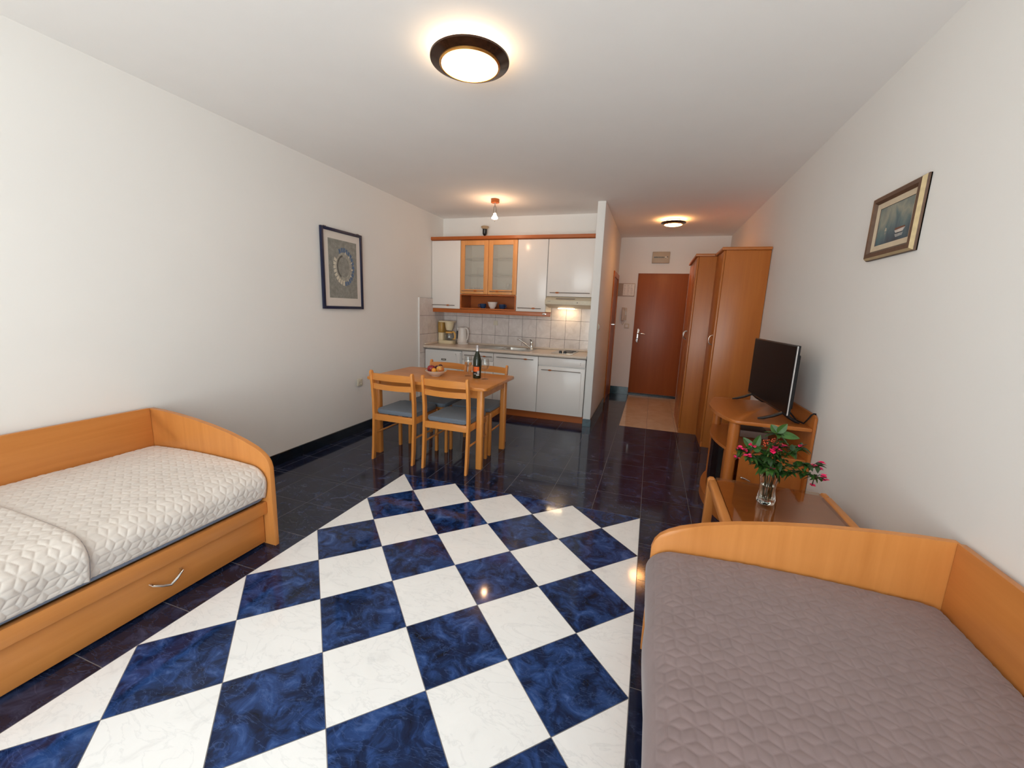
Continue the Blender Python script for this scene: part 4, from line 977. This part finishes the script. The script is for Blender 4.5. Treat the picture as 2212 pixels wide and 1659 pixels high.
# boxes on the stand's shelf
t = thing('receiver', 'flat grey-brown receiver box on the television stand shelf', 'receiver', (3.1, 1.2, .5085))
bm = nb(); box(bm, 3.008, 3.195, 1.048, 1.40, .5105, .562, bev=.003); obj('case', bm, principled('receiver_brown', rgb(.10, .055, .04), .35, noise=.05), t)
bm = nb(); box(bm, 3.010, 3.193, 1.044, 1.0475, .512, .560, bev=.001); obj('front_panel', bm, principled('receiver_front', rgb(.24, .16, .13), .4, noise=.04), t)
bm = nb()
for x in (3.03, 3.17):
    for y in (1.07, 1.37): lathe(bm, [(0, .5083), (.008, .5083), (.008, .5104), (0, .5104)], (x, y, 0), 10)
obj('foot', bm, BLACK, t)
bm = nb(); box(bm, 3.045, 3.190, 1.222, 1.39, .5625, .64, bev=.004)
tag(obj('box', bm, principled('pale_card', rgb(.50, .42, .36), .6, noise=.04), origin=(3.12, 1.3, .5625)), 'pale box on top of the receiver under the television stand top', 'box')
# television
A, Bv = Vector((3.105, 1.448, 0)), Vector((3.163, .632, 0))
dv = (Bv-A).normalized(); nv = Vector((dv.y, -dv.x, 0))       # nv points to the wall side
if nv.x < 0: nv = -nv
Wt = (Bv-A).length; TB, TT = .787, 1.231
t = thing('television', 'black flat television on two V-shaped feet on the stand', 'television', (3.14, 1.04, .7245))
def tvbox(bm, u0, u1, w0, w1, z0, z1, bev=0, mi=0):
    n0 = len(bm.verts); b2 = bmesh.new(); box(b2, u0, u1, w0, w1, z0, z1, bev)
    me = bpy.data.meshes.new('tmp'); b2.to_mesh(me); b2.free(); nf = len(bm.faces); bm.from_mesh(me); bpy.data.meshes.remove(me)
    bm.verts.ensure_lookup_table(); bm.faces.ensure_lookup_table()
    for v in bm.verts[n0:]: p = v.co.copy(); v.co = A+dv*p.x+nv*p.y+Vector((0, 0, p.z))
    for f in bm.faces[nf:]: f.material_index = mi
bm = nb(); tvbox(bm, 0, Wt, 0, .022, TB, TT, .004); tvbox(bm, .06, Wt-.06, .0225, .055, TB+.03, TT-.06, .012); obj('casing', bm, BLACK, t)
bm = nb(); tvbox(bm, .007, Wt-.007, -.0012, -.0002, TB+.014, TT-.008); obj('screen', bm, SCREEN, t)
bm = nb(); tvbox(bm, Wt-.0005, Wt+.0012, .001, .008, TB+.004, TT-.004); obj('edge_strip', bm, principled('silver_edge', rgb(.7, .7, .7), .25, metal=.6, noise=.02), t)
for u in (.085, Wt-.085):
    bm = nb(); top = A+dv*u+nv*.011+Vector((0, 0, TB+.006)); zb = .7245+.011
    for w, du in ((-.125, -.02), (.105, .02)):
        e = A+dv*(u+du)+nv*w; e.z = zb
        k = top.lerp(e, .35); k.z = zb+.03
        tube(bm, [top, k, e.lerp(k, .35)+Vector((0, 0, -.004)), e], [.019, .019, .017, .010], 8, flat=.6)
    obj('foot', bm, BLACK, t)
bm = nb(); p0 = A+dv*(Wt-.10)+nv*.05+Vector((0, 0, .80))
tube(bm, [p0, (3.255, .74, .745), (3.285, .70, .737), (3.300, .685, .772), (3.3085, .672, .800), (3.320, .668, .8125), (3.3285, .668, .8125), (3.3335, .668, .80), (3.3335, .668, .70)], [.005]*7+[.0012]*2, 8)
obj('power_cable', bm, BLACK, t)

# ------------------------------------------------------------------ side table with vase
QX0, QX1, QY0, QY1, QZ = 2.678, 3.243, -.56, .085, .520
t = thing('side_table', 'beech side table with a glass top between the bed and television stand', 'side table', (2.96, -.24, 0))
for x0, x1 in ((QX0, QX0+.042), (QX1-.042, QX1)):
    bm = nb(); box(bm, x0, x1, QY0+.01, QY1-.045, QZ-.045, QZ, bev=.012, seg=3); obj('side_rail', bm, BY, t)
    for y0, y1 in ((QY1-.044, QY1), (QY0-.035, QY0+.009)):
        bm = nb(); prism(bm, [(x0, 0), (x1, 0), (x1, QZ-.012), (x1-.012, QZ), (x0+.012, QZ), (x0, QZ-.012)], 'y', y0, y1, bev=.005); obj('leg', bm, BZ, t)
bm = nb(); box(bm, QX0+.043, QX1-.043, QY0, QY1-.004, QZ-.010, QZ-.002); obj('glass_top', bm, BRONZE, t)
bm = nb(); box(bm, QX0+.047, QX1-.047, QY0+.02, QY1-.012, QZ-.030, QZ-.014); obj('table_board', bm, BX, t)
bm = nb(); box(bm, QX0+.043, QX1-.043, QY0+.04, QY1-.06, .150, .168, bev=.002); obj('lower_shelf', bm, BX, t)
bm = nb(); box(bm, QX0+.043, QX1-.043, QY0+.02, QY0+.038, QZ-.075, QZ-.032); obj('cross_rail', bm, BX, t)
bm = nb()
for x0, x1 in ((QX0+.010, QX0+.032), (QX1-.032, QX1-.010)): box(bm, x0, x1, QY0+.012, QY1-.046, .150, .200, bev=.003)
obj('lower_rail', bm, BY, t)
vx, vy, vz = 2.903, -.165, QZ-.0018
bm = nb()
outp = [(0, 0), (.030, 0), (.037, .006), (.0395, .018), (.036, .038), (.0315, .062), (.0325, .095), (.038, .130), (.0445, .162)]
inp = [(.0425, .162), (.0355, .130), (.0298, .095), (.0285, .062), (.031, .040), (.028, .024), (0, .020)]
n = 40; prof = outp+inp; rings = []
for r, z in prof:
    if r == 0: rings.append([bm.verts.new((vx, vy, vz+z))]); continue
    rings.append([bm.verts.new((vx+r*(1+.045*math.cos(8*2*PI*k/n+z*12))*math.cos(2*PI*k/n), vy+r*(1+.045*math.cos(8*2*PI*k/n+z*12))*math.sin(2*PI*k/n), vz+z)) for k in range(n)])
for a, b in zip(rings, rings[1:]):
    for k in range(n):
        k2 = (k+1) % n
        if len(a) == 1: bm.faces.new((a[0], b[k2], b[k]))
        elif len(b) == 1: bm.faces.new((a[k], a[k2], b[0]))
        else: bm.faces.new((a[k], a[k2], b[k2], b[k]))
tag(obj('vase', bm, GLASS, origin=(vx, vy, vz), smooth=60), 'waisted clear glass vase of flowers on the side table', 'vase')

# flowers: each sprig is a thing with stem, leaves and blossoms
def leaf(bm, base, d, up, length, width, mi=0, droop=.25, n=7):
    d = Vector(d).normalized(); side = d.cross(Vector(up)); 
    if side.length < .05: side = d.cross(Vector((1, 0, 0)))
    side.normalize(); nn = side.cross(d).normalized(); L = []; R = []; M = []
    for i in range(n+1):
        u = i/n; w = width*.5*(math.sin(PI*min(1, u**.8))**.8 if 0 < u < 1 else 0.02)
        c = Vector(base)+d*length*u-Vector((0, 0, 1))*droop*length*u*u
        M.append(bm.verts.new(c)); L.append(bm.verts.new(c+side*w+nn*w*.35)); R.append(bm.verts.new(c-side*w+nn*w*.35))
    for i in range(n):
        for q in ((L[i], M[i], M[i+1], L[i+1]), (M[i], R[i], R[i+1], M[i+1])):
            f = bm.faces.new(q); f.material_index = mi
def blossom(bm, c, r, rnd, mi=0):
    for k in range(5):
        a = 2*PI*k/5+rnd.uniform(-.3, .3); el = rnd.uniform(-.2, .8)
        d = Vector((math.cos(a)*math.cos(el), math.sin(a)*math.cos(el), math.sin(el)))
        leaf(bm, c, d, (0, 0, 1) if abs(d.z) < .9 else (1, 0, 0), r*rnd.uniform(.8, 1.2), r*1.1, mi, .1, 5)
def at(px_, z, dy=0.):
    """a point of the bouquet from its offset in the plane of the vase, pushed back or forward by dy"""
    f = (vy+dy+2.29)/2.19
    return Vector((2.309+(px_-2.309)*f, vy+dy, 1.387-(1.387-z)*f))
sprigs = [
 ('broad', (2.925, .870), .00, 'sprig with upright broad leaves rising tallest from the vase', [(2.96, .905, .0), (2.893, .893, .02), (3.02, .842, -.01), (2.93, .86, .03)], []),
 ('broad', (2.835, .775), .03, 'broad-leaved sprig leaning left out of the vase', [(2.784, .815, .03), (2.856, .838, .02), (2.80, .76, .05), (2.87, .77, -.02)], []),
 ('pink', (2.775, .745), .02, 'sprig with pink blossoms reaching furthest left toward the column', [], [(2.777, .754, .02), (2.768, .700, .0), (2.80, .745, .02)]),
 ('pink', (2.815, .715), -.03, 'short sprig with one large pink blossom at lower left', [], [(2.815, .718, -.03), (2.832, .775, .03)]),
 ('pink', (2.927, .765), -.02, 'sprig with the largest pink blossom cluster, in the bouquet centre', [], [(2.927, .772, -.02), (2.940, .760, -.02), (2.915, .758, -.03)]),
 ('pink', (2.922, .668), -.06, 'low sprig with two pink blossoms hanging over the vase rim', [], [(2.916, .660, -.06), (2.930, .668, -.06)]),
 ('pink', (2.96, .785), .03, 'sprig with a single pink blossom right of the centre cluster', [], [(2.96, .790, .03)]),
 ('pink', (3.03, .795), .03, 'thin sprig with one small pink blossom high on the right', [], [(3.03, .802, .03)]),
 ('pink', (3.105, .715), .0, 'long pink-flowered sprig reaching right toward the wall', [], [(3.122, .731, .0), (3.094, .710, .0), (3.121, .698, .01)]),
 ('pink', (3.125, .655), -.02, 'drooping pink-flowered sprig lowest on the right', [], [(3.138, .668, -.02), (3.150, .650, -.02), (3.112, .651, -.01), (3.10, .614, -.02)]),
 ('bud', (2.907, .80), .01, 'sprig of rusty orange buds behind the centre blossoms', [], [(2.907, .80, .01), (2.89, .795, .02), (2.925, .805, .01)]),
]
for si, (kind, tip, dy, lab, lv, fl) in enumerate(sprigs):
    rnd = random.Random(40+si)
    ang = 2*PI*si/len(sprigs); p0 = Vector((vx+.012*math.cos(ang), vy+.012*math.sin(ang), vz+.026)); p1 = Vector((vx+.020*math.cos(ang+.6), vy+.020*math.sin(ang+.6), vz+.150))
    p2 = at(tip[0], tip[1], dy); mid = Vector((p1.x*.55+p2.x*.45, p1.y*.55+p2.y*.45, max(p1.z, p2.z)*.6+.4*p1.z+.035))
    root = thing('flower_sprig', lab, 'flower', p0, 'flower sprigs in the vase')
    path = [p0, p0.lerp(p1, .5), p1]+[Vector(p) for p in bez(p1, mid, p2, 10)[1:]]
    bm = nb(); tube(bm, path, [.0018]*2+[.0018*(1-.5*i/len(path)) for i in range(len(path)-2)], 6); obj('stem', bm, STEM, root)
    bm = nb(); N0 = len(path)
    if kind == 'broad':
        for (x, z, d_) in lv:
            tp = at(x, z, dy+d_); base = path[-1]+Vector((0, 0, -.02)); leaf(bm, base, tp-base, (0, -1, .3), (tp-base).length, .034, 0, .06, 8)
        for k in range(26):
            q = path[rnd.randint(3, N0-3)]; d = Vector((rnd.uniform(-1, 1), rnd.uniform(-1, .8), rnd.uniform(-.3, .5))); leaf(bm, q, d, (0, 0, 1), rnd.uniform(.04, .07), rnd.uniform(.018, .028), rnd.randint(0, 1), .3)
    else:
        for k in range(64 if tip[0] > 3.05 else 48):
            i = rnd.randint(3, N0-1); q = path[i]; d = Vector((rnd.uniform(-1, 1), rnd.uniform(-1, 1), rnd.uniform(-.5, .6)))
            leaf(bm, q, d, (0, 0, 1), rnd.uniform(.022, .050), rnd.uniform(.012, .024), rnd.randint(0, 1), .3, 5)
    obj('leaves', bm, [LEAF, LEAF2], root, recalc=False)
    for (x, z, d_) in fl:
        c = at(x, z, dy*0+d_); bm = nb()
        if kind == 'bud':
            for k in range(16): ball(bm, c+Vector((rnd.uniform(-.02, .02), rnd.uniform(-.02, .02), rnd.uniform(-.012, .012))), rnd.uniform(.0025, .0045), 8)
            obj('buds', bm, ORANGE, root)
        else:
            big = .023 if 'largest' in lab or 'large' in lab else .0165
            blossom(bm, c, big, rnd); b = obj('blossom', bm, PINK, root, recalc=False)
            bm = nb(); q = path[-1].lerp(path[-3], .5); tube(bm, [q, q.lerp(c, .55)+Vector((0, 0, .008)), c], [.0012, .0018, .0032], 6); obj('calyx', bm, CALYX, b)
rnd = random.Random(5); rt = bpy.data.objects
# water in the vase
bm = nb(); lathe(bm, [(0, .0205), (.0272, .0245), (.0300, .040), (.0278, .062), (.0290, .092), (0, .092)], (vx, vy, vz), 32)
w = obj('vase_water', bm, WATER, origin=(vx, vy, vz)); w['kind'] = 'stuff'; w['label'] = 'water in the glass vase'; w['category'] = 'water'

# ------------------------------------------------------------------ light
w = bpy.data.worlds.new('sky'); scn.world = w; w.use_nodes = True; nt = w.node_tree; nt.nodes.clear()
out = nt.nodes.new('ShaderNodeOutputWorld'); bg = nt.nodes.new('ShaderNodeBackground'); nt.links.new(bg.outputs[0], out.inputs[0])
bg.inputs[1].default_value = 7.2
# bright overcast sky above; brighter half below the horizon added to light the ceiling
wt = nt.nodes.new('ShaderNodeTexCoord'); wsp = nt.nodes.new('ShaderNodeSeparateXYZ'); nt.links.new(wt.outputs['Generated'], wsp.inputs[0])
wm = nt.nodes.new('ShaderNodeMath'); wm.operation = 'MULTIPLY_ADD'; wm.inputs[1].default_value = .5; wm.inputs[2].default_value = .5; nt.links.new(wsp.outputs['Z'], wm.inputs[0])
wr = ramp(nt, wm.outputs[0], [(.44, (1.55, 1.62, 1.58, 1)), (.53, (.80, .90, .93, 1))]); nt.links.new(wr, bg.inputs[0])
pd = bpy.data.lights.new('window_portal', 'AREA'); pd.shape = 'RECTANGLE'; pd.size = WX1-WX0; pd.size_y = WZ1-WZ0; pd.cycles.is_portal = True
po = bpy.data.objects.new('window_portal', pd); col.objects.link(po); po.location = ((WX0+WX1)/2, FW-.02, (WZ0+WZ1)/2); po.rotation_euler = (PI/2, 0, 0)

# ------------------------------------------------------------------ camera
CAM_R = [[0.945819, 0.3225105, 0.0375954], [0.0935244, -0.1597197, -0.9827221], [-0.3109335, 0.9329933, -0.1812285]]
CAM_C = [2.30897, -2.29117, 1.38724]
cd = bpy.data.cameras.new('camera'); co = bpy.data.objects.new('camera', cd); col.objects.link(co)
cd.sensor_width = 36; cd.lens = 36*880.697/2212; cd.clip_start = .02
M = Matrix((CAM_R[0], [-a for a in CAM_R[1]], [-a for a in CAM_R[2]])).transposed().to_4x4(); M.translation = Vector(CAM_C)
co.matrix_world = M; scn.camera = co
# ------------------------------------------------------------------ view
vs = scn.view_settings; scn.display_settings.display_device = 'sRGB'
vs.view_transform = 'Standard'; vs.look = 'None'; vs.gamma = 1; vs.use_curve_mapping = False; vs.exposure = -.20
scn.cycles.use_denoising = True; scn.cycles.max_bounces = 14; scn.cycles.diffuse_bounces = 8; scn.cycles.glossy_bounces = 6; scn.cycles.transmission_bounces = 10; scn.cycles.transparent_max_bounces = 16
scn.cycles.caustics_reflective = False; scn.cycles.caustics_refractive = False; scn.cycles.sample_clamp_indirect = 6
